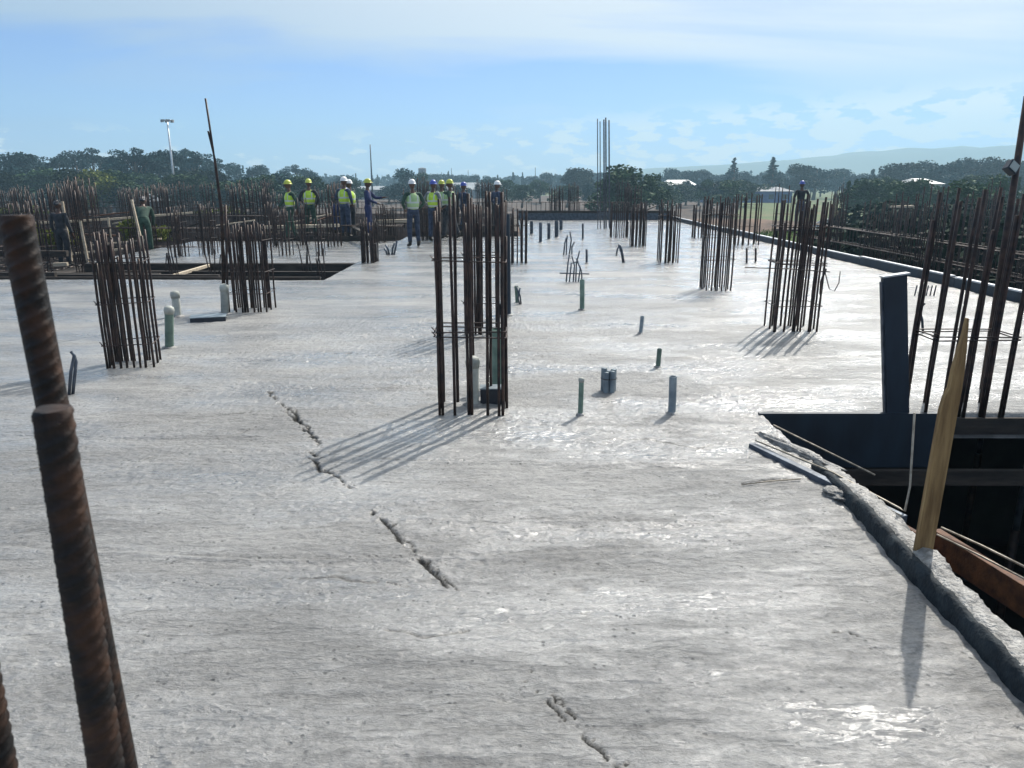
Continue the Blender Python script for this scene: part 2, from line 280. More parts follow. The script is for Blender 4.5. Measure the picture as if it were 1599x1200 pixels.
# ------------------------------------------------------------------ helpers
def link(o): C.objects.link(o); return o
def tag(o, label, cat, group=None, kind=None):
    if label: o['label'] = label
    if cat: o['category'] = cat
    if group: o['group'] = group
    if kind: o['kind'] = kind
    return o
def empty(name, loc, rz=0.0):
    o = bpy.data.objects.new(name, None); o.empty_display_size = 0.2
    o.location = loc; o.rotation_euler = (0, 0, rz); return link(o)
class MB:
    def __init__(s): s.v = []; s.f = []
    def add(s, vs, fs):
        k = len(s.v); s.v += [tuple(v) for v in vs]; s.f += [tuple(i + k for i in f) for f in fs]; return s
    def box(s, lo, hi, mtx=None):
        x0, y0, z0 = lo; x1, y1, z1 = hi
        vs = [Vector(p) for p in ((x0, y0, z0), (x1, y0, z0), (x1, y1, z0), (x0, y1, z0), (x0, y0, z1), (x1, y0, z1), (x1, y1, z1), (x0, y1, z1))]
        if mtx: vs = [mtx @ v for v in vs]
        return s.add(vs, [(0, 3, 2, 1), (4, 5, 6, 7), (0, 1, 5, 4), (1, 2, 6, 5), (2, 3, 7, 6), (3, 0, 4, 7)])
    def tube(s, pts, r, n=8, cap=True):
        pts = [Vector(p) for p in pts]; rs = r if isinstance(r, (list, tuple)) else [r] * len(pts)
        rings = []; up = None
        for i, p in enumerate(pts):
            d = (pts[min(i + 1, len(pts) - 1)] - pts[max(i - 1, 0)]).normalized()
            if up is None: up = Vector((1, 0, 0)) if abs(d.x) < 0.8 else Vector((0, 1, 0))
            u = (up - d * up.dot(d)).normalized(); w = d.cross(u); up = u
            rings.append([p + (u * math.cos(2 * math.pi * k / n) + w * math.sin(2 * math.pi * k / n)) * rs[i] for k in range(n)])
        vs = [q for g in rings for q in g]; fs = []
        for i in range(len(pts) - 1):
            for k in range(n):
                a = i * n + k; b = i * n + (k + 1) % n; fs.append((a, b, b + n, a + n))
        if cap: fs.append(tuple(reversed(range(n)))); fs.append(tuple(range((len(pts) - 1) * n, len(pts) * n)))
        return s.add(vs, fs)
    def beam(s, a, b, w, h):             # a board from a to b; w across, h deep (top at a, b)
        a = Vector(a); b = Vector(b); d = (b - a); L = d.length; d.normalize()
        side = d.cross(Vector((0, 0, 1)));
        if side.length < 1e-3: side = Vector((1, 0, 0))
        side.normalize(); up = side.cross(d).normalized()
        m = Matrix((( d.x, side.x, up.x, a.x), (d.y, side.y, up.y, a.y), (d.z, side.z, up.z, a.z), (0, 0, 0, 1)))
        return s.box((0, -w / 2, -h), (L, w / 2, 0), m)
    def build(s, name, m, parent=None, smooth=False, loc=None):
        me = bpy.data.meshes.new(name); me.from_pydata(s.v, [], s.f); me.update()
        if smooth: me.polygons.foreach_set('use_smooth', [True] * len(me.polygons))
        if m: me.materials.append(m)
        o = bpy.data.objects.new(name, me)
        if parent: o.parent = parent
        if loc is not None: o.location = loc
        return link(o)
def children(o): return [c for c in bpy.data.objects if c.parent == o]
KIDS = {}
def kids_cache():
    KIDS.clear()
    for o in bpy.data.objects:
        if o.parent: KIDS.setdefault(o.parent.name, []).append(o)
def copy_tree(o, parent=None):
    c = o.copy(); C.objects.link(c)
    if parent: c.parent = parent
    for ch in KIDS.get(o.name, []): copy_tree(ch, c)
    return c
def bevel(o, w=0.004, seg=2):
    m = o.modifiers.new('b', 'BEVEL'); m.width = w; m.segments = seg; m.limit_method = 'ANGLE'; return o

# value noise on arrays
def vnoise(x, y, seed=0):
    xi = np.floor(x).astype(np.int64); yi = np.floor(y).astype(np.int64); xf = x - xi; yf = y - yi
    def h(a, b):
        n = (a * 374761393 + b * 668265263 + seed * 974634777) & 0xffffffff
        n = ((n ^ (n >> 13)) * 1274126177) & 0xffffffff
        n = (n ^ (n >> 16)) & 0xffffffff
        return n.astype(np.float64) / 4294967295.0
    u = xf * xf * (3 - 2 * xf); v = yf * yf * (3 - 2 * yf)
    return (h(xi, yi) * (1 - u) + h(xi + 1, yi) * u) * (1 - v) + (h(xi, yi + 1) * (1 - u) + h(xi + 1, yi + 1) * u) * v - 0.5
def fbm(x, y, oct=4, seed=0, gain=0.5):
    t = 0; a = 1.0
    for k in range(oct): t = t + a * vnoise(x * 2 ** k + 17.3 * k, y * 2 ** k - 9.1 * k, seed + k); a *= gain
    return t

# ------------------------------------------------------------------ ground, hills
def rings_sheet():
    rad = [0, 15, 30, 45, 60, 80, 100, 130, 170, 220, 300, 400, 600, 900, 1400, 2500, 5000, 9000]
    mb = MB(); n = 96; vs = [(0, 30, -3.2)]
    for r in rad[1:]:
        for k in range(n):
            a = 2 * math.pi * k / n; x = r * math.sin(a); y = 30 + r * math.cos(a)
            w = min(1, max(0, (r - 45) / 60))
            z = -3.2 + w * (0.7 * math.sin(x * 0.031 + 1.2) * math.cos(y * 0.027) + 0.25 * math.sin(x * 0.13) * math.sin(y * 0.11))
            if r > 300: z = -3.2
            vs.append((x, y, z))
    fs = [(0, 1 + (k + 1) % n, 1 + k) for k in range(n)]
    for i in range(len(rad) - 2):
        for k in range(n):
            a = 1 + i * n + k; b = 1 + i * n + (k + 1) % n; fs.append((a, b, b + n, a + n))
    mb.add(vs, fs); return mb
g = rings_sheet().build('ground', M['ground'], smooth=True)
for p in g.data.polygons:
    pass
tag(g, 'bare brown site soil giving way to rough green fields', None, kind='structure')

def ridge(name, y0, xs, hs, depth, seed):
    n = 120; mb = MB(); xa = np.linspace(xs[0], xs[-1], n); ha = np.interp(xa, xs, hs); m = 14; vs = []
    for j in range(m):
        t = j / (m - 1); prof = math.sin(math.pi * min(1, t * 1.0) * 0.5) if t < 1 else 1
        nn = fbm(xa / 80.0, np.full(n, j * 0.35), 4, seed)
        for i in range(n):
            vs.append((xa[i], y0 + depth * t, -4 + (ha[i] + 4) * prof * (1 + 0.16 * nn[i])))
    fs = [(j * n + i, j * n + i + 1, (j + 1) * n + i + 1, (j + 1) * n + i) for j in range(m - 1) for i in range(n - 1)]
    # back slope
    k = len(vs); vs += [(xa[i], y0 + depth * 1.6, -4) for i in range(n)]
    fs += [((m - 1) * n + i, (m - 1) * n + i + 1, k + i + 1, k + i) for i in range(n - 1)]
    mb.add(vs, fs); o = mb.build(name, M['hill'], smooth=True); return o
h1 = ridge('hills', 1100, [-300, 0, 150, 300, 480, 700, 1000, 1300, 1700], [0, 6, 17, 29, 40, 56, 78, 92, 98], 350, 3)
tag(h1, 'long pale blue ridge rising towards the right', None, kind='structure')

# ------------------------------------------------------------------ the poured slab
FAINT = [[(0, 692), (150, 672), (300, 655), (410, 642)], [(128, 752), (240, 716), (400, 668)], [(0, 744), (60, 730), (110, 716)], [(250, 560), (420, 548), (560, 552)], [(900, 690), (1010, 684), (1090, 700), (1150, 690)], [(430, 905), (520, 902), (640, 912)], [(600, 985), (680, 992), (740, 985)], [(1090, 470), (1180, 462), (1260, 470)]]
CR = [[(418, 612), (440, 636), (462, 655), (480, 676), (497, 698)], [(455, 640), (470, 662), (490, 684)], [(482, 716), (500, 736), (520, 742), (548, 762)],
      [(580, 800), (600, 815), (625, 843), (655, 875), (690, 905), (712, 930)], [(818, 1052), (850, 1090), (885, 1125), (925, 1165), (960, 1195)],
      [(1155, 756), (1200, 750), (1250, 748)], [(478, 706), (500, 716)], [(1300, 985), (1345, 995)]]
def build_slab():
    def axis(parts):
        out = []
        for a, b, st in parts:
            n = max(1, int(round((b - a) / st))); out += list(np.linspace(a, b, n + 1)[:-1])
        out.append(parts[-1][1]); return np.array(out)
    XV = 1.9; YV = 5.5; XR = 7.45
    xs = axis([(-26, -9.5, 0.3), (-9.5, -5, 0.06), (-5, -3.4, 0.03), (-3.4, 0.3, 0.0085), (0.3, XV, 0.0085), (XV, 5.6, 0.03), (5.6, XR, 0.05)])
    ys = axis([(-3, 1.2, 0.1), (1.2, YV, 0.009), (YV, 9, 0.025), (9, 13.7, 0.05), (13.7, 17, 0.1), (17, 23, 0.12), (23, 25, 0.12), (25, 36, 0.25)])
    nx, ny = len(xs), len(ys)
    Xg, Yg = np.meshgrid(xs, ys)
    cx = (xs[:-1] + xs[1:]) / 2; cy = (ys[:-1] + ys[1:]) / 2; CX, CY = np.meshgrid(cx, cy)
    keep = (CY < 13.7) & ~((CX > XV) & (CX < 5.6) & (CY < YV) & (CY > 1.2))
    keep |= (CY >= 13.7) & (CY < 25) & (CX > -3.4)
    keep |= (CY >= 17) & (CY < 23) & (CX > -9.5)
    keep |= (CY >= 25) & (CX > 0.3)
    # heights
    warp = 0.25 * fbm(Xg * 0.7, Yg * 0.7, 3, 5)
    Z = 0.016 * fbm(Xg * 0.55, Yg * 0.8, 4, 1)
    Z += 0.006 * fbm(Xg * 1.6 + Yg * 0.2, (Yg + warp) * 7.0, 4, 11)
    patch = np.clip(0.5 + 1.6 * fbm(Xg * 0.5, Yg * 0.9, 3, 21), 0, 1)
    Z += patch * 0.006 * fbm(Xg * 6.0, (Yg - Xg * 0.12 + warp) * 22.0, 4, 31, 0.65)
    Z += 0.0042 * (0.4 + patch) * fbm(Xg * 22, Yg * 24, 3, 41, 0.75)
    # long arcs left by the screed board
    for (x0, y0, k, s) in ((0.6, 4.4, 0.05, 51), (-1.5, 6.2, -0.04, 52), (-2.4, 4.9, 0.07, 53), (0.4, 3.6, -0.06, 54), (-1.0, 3.2, 0.03, 55), (2.5, 7.4, 0.04, 56)):
        yy = y0 + k * (Xg - x0) ** 2 + 0.08 * fbm(Xg * 1.2, Yg * 0 + s, 3, s)
        fade = np.exp(-((Xg - x0) / 1.5) ** 2)
        Z += fade * 0.011 * (np.exp(-((Yg - yy) / 0.02) ** 2) - 0.9 * np.exp(-((Yg - yy - 0.035) / 0.02) ** 2))
    # lumps along the opening's rim and between it and the near cages
    near_rim = np.exp(-np.clip(XV - Xg, 0, 9) / 0.45) * (Yg > 0.8) * (Yg < 6.3) * (Xg < XV + 0.3) + 0.5 * np.exp(-((Xg - 0.2) / 1.0) ** 2 - ((Yg - 4.9) / 0.9) ** 2)
    Z += near_rim * 0.016 * fbm(Xg * 14, Yg * 16, 3, 61)
    # blobs of paste and pits
    rs = np.random.RandomState(4)
    for _ in range(240):
        bx, by = rs.uniform(-3.2, 1.8), rs.uniform(1.4, 8.5); r = rs.uniform(0.006, 0.022) * (1 + by * 0.06); hh = rs.uniform(-0.012, 0.012)
        i0, i1 = np.searchsorted(xs, [bx - 3 * r, bx + 3 * r]); j0, j1 = np.searchsorted(ys, [by - 3 * r, by + 3 * r])
        if i1 > i0 and j1 > j0:
            sx, sy = Xg[j0:j1, i0:i1], Yg[j0:j1, i0:i1]
            Z[j0:j1, i0:i1] += hh * np.exp(-(((sx - bx) / (r * 1.5)) ** 2 + ((sy - by) / r) ** 2))
    # torn grooves, then faint screed lines
    GR = np.zeros(Z.shape)
    for ci, line in enumerate(CR + FAINT):
        pts = [G(*p) for p in line]; x0 = min(p.x for p in pts) - 0.25; x1 = max(p.x for p in pts) + 0.25; y0 = min(p.y for p in pts) - 0.25; y1 = max(p.y for p in pts) + 0.25
        i0, i1 = np.searchsorted(xs, [x0, x1]); j0, j1 = np.searchsorted(ys, [y0, y1])
        sx, sy = Xg[j0:j1, i0:i1], Yg[j0:j1, i0:i1]
        wx = sx + 0.035 * fbm(sx * 9, sy * 9, 3, 70 + ci); wy = sy + 0.035 * fbm(sx * 9 + 40, sy * 9, 3, 80 + ci)
        d = np.full(sx.shape, 9.0)
        for a, b in zip(pts[:-1], pts[1:]):
            vx, vy = b.x - a.x, b.y - a.y; L2 = vx * vx + vy * vy
            t = np.clip(((wx - a.x) * vx + (wy - a.y) * vy) / L2, 0, 1)
            d = np.minimum(d, np.hypot(wx - a.x - t * vx, wy - a.y - t * vy))
        wx2 = sx + 0.03 * fbm(sx * 16 + 9, sy * 16, 4, 170 + ci, 0.7); wy2 = sy + 0.03 * fbm(sx * 16 + 40, sy * 16, 4, 180 + ci, 0.7)
        d2 = np.full(sx.shape, 9.0)
        for a, b in zip(pts[:-1], pts[1:]):
            vx, vy = b.x - a.x, b.y - a.y; L2 = vx * vx + vy * vy; ox = 0.022
            t = np.clip(((wx2 - a.x - ox) * vx + (wy2 - a.y) * vy) / L2, 0, 1)
            d2 = np.minimum(d2, np.hypot(wx2 - a.x - ox - t * vx, wy2 - a.y - t * vy))
        k1 = np.clip(fbm(sx * 12, sy * 12, 3, 90 + ci) * 2.6 + 0.72, 0.0, 1.15); k2 = np.clip(fbm(sx * 6 + 5, sy * 6, 3, 120 + ci) * 2.6 + 0.15, 0.0, 1.0)
        if ci == 4: k1 = np.clip(fbm(sx * 14, sy * 14, 3, 90 + ci) * 3.0 + 0.1, 0, .5); k2 = np.clip(fbm(sx * 16, sy * 16, 3, 190 + ci) * 3.0, 0, .5)
        if ci >= len(CR): k1 = np.clip(fbm(sx * 5, sy * 5, 3, 90 + ci) * 1.2 + 0.40, 0.15, .6); k2 = k2 * 0
        if ci in (5, 7): k1 = k1 * 0.6; k2 = k2 * 0
        k1 = np.clip(k1, 1e-3, 2); k2 = np.clip(k2, 1e-3, 2)
        fa = 0.55 if ci >= len(CR) else 1.0
        m = fa * np.maximum(np.exp(-(d / (0.0105 * k1)) ** 2), 0.8 * np.exp(-(d2 / (0.009 * k2)) ** 2))
        GR[j0:j1, i0:i1] = np.maximum(GR[j0:j1, i0:i1], np.clip(m * 1.3, 0, 1))
        crumb = np.exp(-(d / 0.06) ** 2) * np.clip(fbm(sx * 34, sy * 34, 3, 95 + ci, 0.7) - 0.12, 0, 1)
        Z[j0:j1, i0:i1] += -0.017 * m + 0.016 * crumb * (0.3 if ci == 4 else (0.0 if ci >= len(CR) else 1))
    # borders drop to the slab's sides
    kv = np.zeros((ny, nx), int); kv[:-1, :-1] += keep; kv[1:, :-1] += keep; kv[:-1, 1:] += keep; kv[1:, 1:] += keep
    Z[kv < 4] = -0.045
    idx = np.arange(nx * ny).reshape(ny, nx)
    f = np.stack([idx[:-1, :-1][keep], idx[:-1, 1:][keep], idx[1:, 1:][keep], idx[1:, :-1][keep]], 1)
    used = np.zeros(nx * ny, bool); used[f.ravel()] = True; remap = np.cumsum(used) - 1
    V = np.stack([Xg.ravel(), Yg.ravel(), Z.ravel()], 1)[used]; f = remap[f]
    bx = MB(); T, B = -0.04, -0.2
    for (xa, xb, ya, yb) in ((-26, 1.9, -3, 5.5), (5.6, 7.45, -3, 5.5), (1.9, 5.6, -3, 1.2), (-26, 7.45, 5.5, 13.7), (-3.4, 7.45, 13.7, 25), (-9.5, -3.4, 17, 23), (0.3, 7.45, 25, 36)):
        bx.box((xa, ya, B), (xb, yb, T))
    V = np.vstack([V, np.array(bx.v)]); nf = len(f); f = np.vstack([f, np.array(bx.f) + (len(V) - len(bx.v))])
    me = bpy.data.meshes.new('concrete_slab')
    me.vertices.add(len(V)); me.vertices.foreach_set('co', V.astype(np.float32).ravel())
    me.loops.add(4 * len(f)); me.loops.foreach_set('vertex_index', f.astype(np.int32).ravel())
    me.polygons.add(len(f)); me.polygons.foreach_set('loop_start', np.arange(0, 4 * len(f), 4, dtype=np.int32))
    me.polygons.foreach_set('use_smooth', np.r_[np.ones(nf, bool), np.zeros(len(f) - nf, bool)])
    mi = np.zeros(len(f), np.int32); mi[nf:] = 1; me.polygons.foreach_set('material_index', mi)
    at = me.attributes.new('torn', 'FLOAT', 'POINT'); gv = np.zeros(len(V), np.float32); gvv = GR.ravel()[used]; gv[:len(gvv)] = gvv; at.data.foreach_set('value', gv)
    me.materials.append(M['slab']); me.materials.append(M['conc_side'])
    me.update(calc_edges=True); me.validate()
    o = link(bpy.data.objects.new('concrete_slab', me))
    tag(o, 'wet grey freshly poured concrete slab with float marks and torn grooves', None, kind='structure')
build_slab()

# unpoured deck further back: dark boards under a mesh of bars
deck = MB()
for (xa, xb, ya, yb) in ((-34, -9.6, 13.9, 46), (-9.6, -3.5, 23.1, 46), (-3.5, 0.2, 25.1, 46)):
    deck.box((xa, ya, -0.32), (xb, yb, -0.2))
deck.box((0.2, 36.1, -0.32), (7.3, 46, -0.2))
o = deck.build('formwork_deck', M['timber_dark']); tag(o, 'dark plywood deck not yet poured beyond the wet concrete', None, kind='structure')
mat_b = MB(); rr = random.Random(5)
x = -33.8
while x < 0:
    ya = 13.95 if x < -9.7 else (23.15 if x < -3.6 else 25.15)
    mat_b.tube([(x, ya, -0.12), (x + rr.uniform(-.05, .05), 45.8, -0.12)], 0.012, 4); x += 0.3
y = 14.0
while y < 45.8:
    xb = -9.7 if y < 23.1 else (-3.6 if y < 25.1 else 0.1)
    mat_b.tube([(-33.9, y, -0.10), (xb, y + rr.uniform(-.04, .04), -0.10)], 0.012, 4); y += 0.3
o = mat_b.build('rebar_mat', M['rust'])
tag(o, 'rusty criss-cross mat of reinforcing bars over the unpoured deck', 'rebar mat', kind='stuff')

# kerb of rough concrete along the opening
def kerb():
    ys = np.arange(1.1, 4.35, 0.018); n = 12; vs = []; fs = []
    prof = [(-0.075, -0.045), (-0.07, 0.02), (-0.062, 0.06), (-0.045, 0.085), (-0.015, 0.095), (0.015, 0.095), (0.04, 0.085), (0.058, 0.055), (0.062, 0.0), (0.062, -0.06), (0.055, -0.12), (0.045, -0.19)]
    for j, yv in enumerate(ys):
        xc = float(np.interp(yv, [1.1, 2.25, 3.16, 4.0, 4.4], [1.80, 1.80, 1.87, 1.93, 1.93])); hs = float(np.interp(yv, [1.1, 2, 3.6, 4.35], [1.1, 1.1, 0.95, 0.25]))
        for k, (a, b) in enumerate(prof):
            q = fbm(np.array([yv * 14.0]), np.array([k * 0.9]), 3, 7)[0]; q2 = fbm(np.array([yv * 40.0]), np.array([k * 1.3]), 2, 8)[0]
            vs.append((xc + a * (1 + .25 * q) + 0.016 * q, yv, (b * hs if b > 0 else b) + (0.022 * q + 0.014 * q2) * (1 if b > 0 else 0.2)))
        if j:
            for k in range(n - 1): a0 = (j - 1) * n + k; fs.append((a0, a0 + n, a0 + n + 1, a0 + 1))
    fs.append(tuple(range(n))); fs.append(tuple(reversed(range(len(vs) - n, len(vs)))))
    mb = MB(); mb.add(vs, fs); o = mb.build('concrete_kerb', M['conc_lump'], smooth=True)
    tag(o, 'rough lumpy concrete upstand along the near side of the dark opening', 'kerb')
    # its left flank, with the shade there painted as near-black concrete
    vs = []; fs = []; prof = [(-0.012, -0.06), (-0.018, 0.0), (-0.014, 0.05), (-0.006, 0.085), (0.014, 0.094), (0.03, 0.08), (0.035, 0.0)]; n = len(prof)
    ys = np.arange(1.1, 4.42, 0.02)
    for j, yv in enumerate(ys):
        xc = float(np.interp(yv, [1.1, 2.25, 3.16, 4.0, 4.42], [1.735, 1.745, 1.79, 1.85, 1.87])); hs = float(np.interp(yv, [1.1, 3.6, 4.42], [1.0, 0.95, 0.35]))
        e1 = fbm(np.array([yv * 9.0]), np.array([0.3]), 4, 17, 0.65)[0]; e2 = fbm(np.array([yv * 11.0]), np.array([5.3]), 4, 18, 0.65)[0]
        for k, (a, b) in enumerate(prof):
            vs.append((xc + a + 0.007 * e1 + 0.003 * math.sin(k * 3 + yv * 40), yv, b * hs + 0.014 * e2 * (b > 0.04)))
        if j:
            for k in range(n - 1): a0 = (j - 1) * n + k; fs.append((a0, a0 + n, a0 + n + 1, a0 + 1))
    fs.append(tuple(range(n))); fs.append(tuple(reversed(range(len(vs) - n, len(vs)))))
    mb = MB(); mb.add(vs, fs); o2 = mb.build('shaded_flank', M['conc_shaded'], o, smooth=True)
kerb()

# boards edging the slab on the right
edge = empty('edge_formwork', (7.5, 10, 0)); tag(edge, 'long blue-grey board edging the slab along its right side', 'formwork')
ya = 5.6; k = 0
while ya < 36:
    yb = min(36, ya + 3.6)
    mb = MB(); mb.box((-0.02, ya - 10 + 0.005, -0.24), (0.025, yb - 10 - 0.005, 0.12 + 0.01 * (k % 3))); bevel(mb.build('board', M['steel_blue'], edge), 0.003)
    mb = MB(); mb.box((-0.028, ya - 10 + 0.1, 0.125 + 0.01 * (k % 3)), (0.05, yb - 10 - 0.02, 0.150 + 0.01 * (k % 3))); mb.build('rail', M['galv'], edge)  # pale strip paints in the lit top edge above the shaded board face
    ya = yb; k += 1
fe = empty('edge_formwork', (4, 36.1, 0)); tag(fe, 'dark board closing the far end of the slab', 'formwork')
mb = MB(); mb.box((-3.7, 0, -0.24), (3.4, 0.04, 0.30)); mb.build('board', M['steel_dark'], fe)
mb = MB(); mb.box((-3.7, 0.045, 0.1), (3.4, 0.12, 0.42)); mb.build('rail', M['timber_dark'], fe)
fe = empty('edge_formwork', (-1.6, 25.05, 0)); tag(fe, 'dark board edging the slab behind the green vested workers', 'formwork')
mb = MB(); mb.box((-1.8, 0, -0.2), (1.8, 0.04, 0.16)); mb.build('board', M['timber_dark'], fe)
fe = empty('edge_formwork', (-6.5, 23.05, 0)); tag(fe, 'low dark board edging the slab strip behind the left opening', 'formwork')
mb = MB(); mb.box((-3, 0, -0.2), (3.0, 0.04, 0.14)); mb.build('board', M['timber_dark'], fe)

# ------------------------------------------------------------------ reinforcement cages
def bent(a, b, lean, r, n=6, seed=0):
    rnd = random.Random(seed); a = Vector(a); b = Vector(b); mid = []
    for i in range(n + 1):
        t = i / n; p = a.lerp(b, t) + Vector((lean[0], lean[1], 0)) * (t ** 1.6); p += Vector((rnd.uniform(-1, 1), rnd.uniform(-1, 1), 0)) * r * 0.5
        mid.append(p)
    return mid
def cage(x, y, wx, wy, h, label, nx=5, ny=3, r=0.010, ties=(0.3, 0.75), rz=0.0, z0=-0.03, hvar=0.06, extra=(), seed=0, group='column cages of reinforcing bars', lean=(0, 0), matk='rust', name='rebar_cage', cross=True, bundle=0.35):
    root = empty(name, (x, y, 0), rz); tag(root, label, 'rebar cage', group)
    rnd = random.Random(seed * 31 + 7); pos = []
    for i in range(nx):
        for j in range(ny):
            if 0 < i < nx - 1 and 0 < j < ny - 1: continue
            pos.append((-wx / 2 + wx * i / max(1, nx - 1), -wy / 2 + wy * j / max(1, ny - 1)))
    for i, (a, b) in enumerate(pos):
        a += rnd.uniform(-.008, .008); b += rnd.uniform(-.01, .01); hh = h + rnd.uniform(-hvar, hvar) - (rnd.random() < 0.12) * 0.1
        mb = MB(); mb.tube(bent((a, b, z0), (a, b, hh), (lean[0] + rnd.uniform(-.005, .005), lean[1] + rnd.uniform(-.006, .006)), r * .5, 5, rnd.random()), r * rnd.uniform(0.9, 1.15), 7)
        mb.build('bar', M[matk], root, smooth=True)
        if rnd.random() < bundle:
            mb = MB(); dx, dy = rnd.uniform(0.018, 0.03) * rnd.choice((-1, 1)), rnd.uniform(-.02, .02)
            mb.tube(bent((a + dx, b + dy, z0), (a + dx, b + dy, hh - rnd.uniform(0, .25)), (lean[0] + rnd.uniform(-.008, .008), lean[1]), r * .5, 5, rnd.random()), r, 7)
            mb.build('bar', M[matk], root, smooth=True)
    for zt in ties:
        e = 0.022; f = lambda q: q + rnd.uniform(-.012, .012)
        t = (zt / h) ** 1.6; ox, oy = lean[0] * t, lean[1] * t
        cs = [(-wx / 2 - e + ox, -wy / 2 - e + oy, f(zt)), (wx / 2 + e + ox, -wy / 2 - e + oy, f(zt)), (wx / 2 + e + ox, wy / 2 + e + oy, f(zt)), (-wx / 2 - e + ox, wy / 2 + e + oy, f(zt))]
        mb = MB()
        loop = [Vector(c) for c in cs]; pts = []
        for q in range(4): pts += [loop[q].lerp(loop[(q + 1) % 4], s) for s in (0.02, 0.5, 0.98)]
        pts.append(pts[0] + Vector((0, 0, 0.012))); pts.append(pts[0] + Vector((-0.03, 0.05, 0.03)))
        mb.tube(pts, 0.005, 6); mb.build('stirrup', M[matk], root, smooth=True)
    for pts, rad in extra:
        mb = MB(); mb.tube([Vector(p) - Vector((x, y, 0)) for p in pts], rad, 7)
        o = mb.build('bar', M[matk], root, smooth=True)
        if rz: o.matrix_parent_inverse = Matrix.Rotation(rz, 4, 'Z').inverted()
    return root
def cage_px(pl, pr, py, ptop, label, depth=None, **k):
    a = G(pl, py); b = G(pr, py); w = b.x - a.x; h = P((pl + pr) / 2, ptop, a.y).z
    d = depth if depth else w
    return cage((a.x + b.x) / 2, a.y + d / 2, w, d, h, label, **k)

cage_px(686, 786, 648, 313, 'rusty bar cage in the middle foreground round the green pipe', depth=0.34, nx=5, ny=3, r=0.0115, ties=(0.60, 0.63, 1.15), seed=1, bundle=0.5)
cage_px(727, 775, 522, 318, 'dense bar cage standing directly behind the middle foreground cage', depth=0.45, nx=5, ny=4, r=0.012, ties=(0.35, 0.9), seed=2, bundle=0.7)
cage_px(801, 822, 412, 330, 'slim bar cage right behind the middle cages with tangled ties', depth=0.4, nx=4, ny=3, r=0.014, ties=(0.25, 0.4, 0.5, 0.8), seed=3)
e1 = [((-3.95, 7.0, 0), (-3.98, 7.03, 1.2)), ]
a = G(198, 575)
cage(a.x, a.y + 0.15, 0.40, 0.30, 1.23, 'close-packed bar cage on the left near the tall foreground bars', nx=8, ny=3, r=0.011, ties=(0.22, 0.62, 1.0), rz=R(14), seed=4, bundle=0.3)
a = G(388, 488)
cage(a.x, a.y + 0.2, 0.50, 0.40, 1.18, 'left bar cage with two tall bars rising above the skyline', nx=7, ny=3, r=0.012, ties=(0.25, 0.55, 0.95), seed=5,
     extra=[([G(349, 488), P(345, 330, G(349, 488).y), P(333, 235, 10.1), P(321, 154, 10.1)], 0.013), ([G(352, 488), P(347, 330, G(349, 488).y), P(336, 250, 10.1), P(325, 205, 10.1)], 0.012),
            ([G(356, 488), P(352, 320, G(349, 488).y)], 0.016)])
cage_px(1103, 1142, 455, 312, 'bar cage with a tie ring low on the right, left of the plumper cage', depth=0.45, nx=6, ny=3, r=0.012, ties=(0.86, 0.5, 1.2), seed=6)
cage_px(1211, 1276, 519, 312, 'plump bar cage on the right carrying a hooked wire at mid height', depth=0.42, nx=6, ny=3, r=0.012, ties=(0.3, 0.78, 0.80, 1.2), seed=7, bundle=0.5, lean=(0.02, 0),
        extra=[([P(1163, 418, 8.6), P(1230, 420, 8.6), P(1296, 425, 8.6)], 0.006),
               ([P(1288, 424, 8.62), P(1295, 452, 8.62), P(1303, 455, 8.62), P(1310, 442, 8.62), P(1312, 424, 8.62)], 0.006), ([P(1290, 420, 8.62), P(1282, 440, 8.62), P(1281, 460, 8.62)], 0.012)])
cage_px(1447, 1566, 646, 300, 'nearest bar cage on the right, between the dark post and the picture edge', depth=0.3, nx=5, ny=2, r=0.0125, ties=(0.60, 0.57), seed=8, bundle=0.5, lean=(0.03, 0))
cage_px(1031, 1058, 411, 316, 'short-looking bar cage far right of centre, in front of the far edge board', depth=0.4, nx=5, ny=3, r=0.014, ties=(0.9, 1.0), seed=9)
cage_px(987, 1008, 385, 318, 'small distant bar cage just right of the tall bundle of bars', depth=0.4, nx=5, ny=3, r=0.016, ties=(0.5,), seed=10)
cage_px(1152, 1184, 383, 305, 'distant bar cage close to the right edge board', depth=0.45, nx=5, ny=3, r=0.018, ties=(0.5, 1.1), seed=11)
cage_px(955, 980, 371, 318, 'distant bar cage directly right of the tall bundle', depth=0.4, nx=5, ny=3, r=0.016, ties=(0.5,), seed=12)
cage_px(1085, 1100, 372, 322, 'thin distant bar cage at the far right corner of the slab', depth=0.4, nx=4, ny=2, r=0.016, ties=(0.5,), seed=13)
cage_px(566, 584, 411, 345, 'short bar cage at the corner of the left opening', depth=0.4, nx=5, ny=3, r=0.014, ties=(0.4,), seed=14)
cage_px(436, 452, 400, 330, 'slim cage on the slab strip below the leftmost vested worker', depth=0.35, nx=4, ny=2, r=0.012, ties=(0.4, 0.8), seed=31)
cage_px(494, 503, 400, 345, 'very slim cage on the slab strip below the worker seen from behind', depth=0.3, nx=3, ny=2, r=0.011, ties=(0.4, 0.7), seed=32)
cage_px(268, 286, 402, 325, 'slim cage at the left end of the slab strip', depth=0.35, nx=4, ny=3, r=0.012, ties=(0.4, 0.8), seed=33)
cage_px(312, 332, 398, 318, 'slim cage on the slab strip left of the tall bars', depth=0.35, nx=4, ny=3, r=0.012, ties=(0.4, 0.8), seed=34)
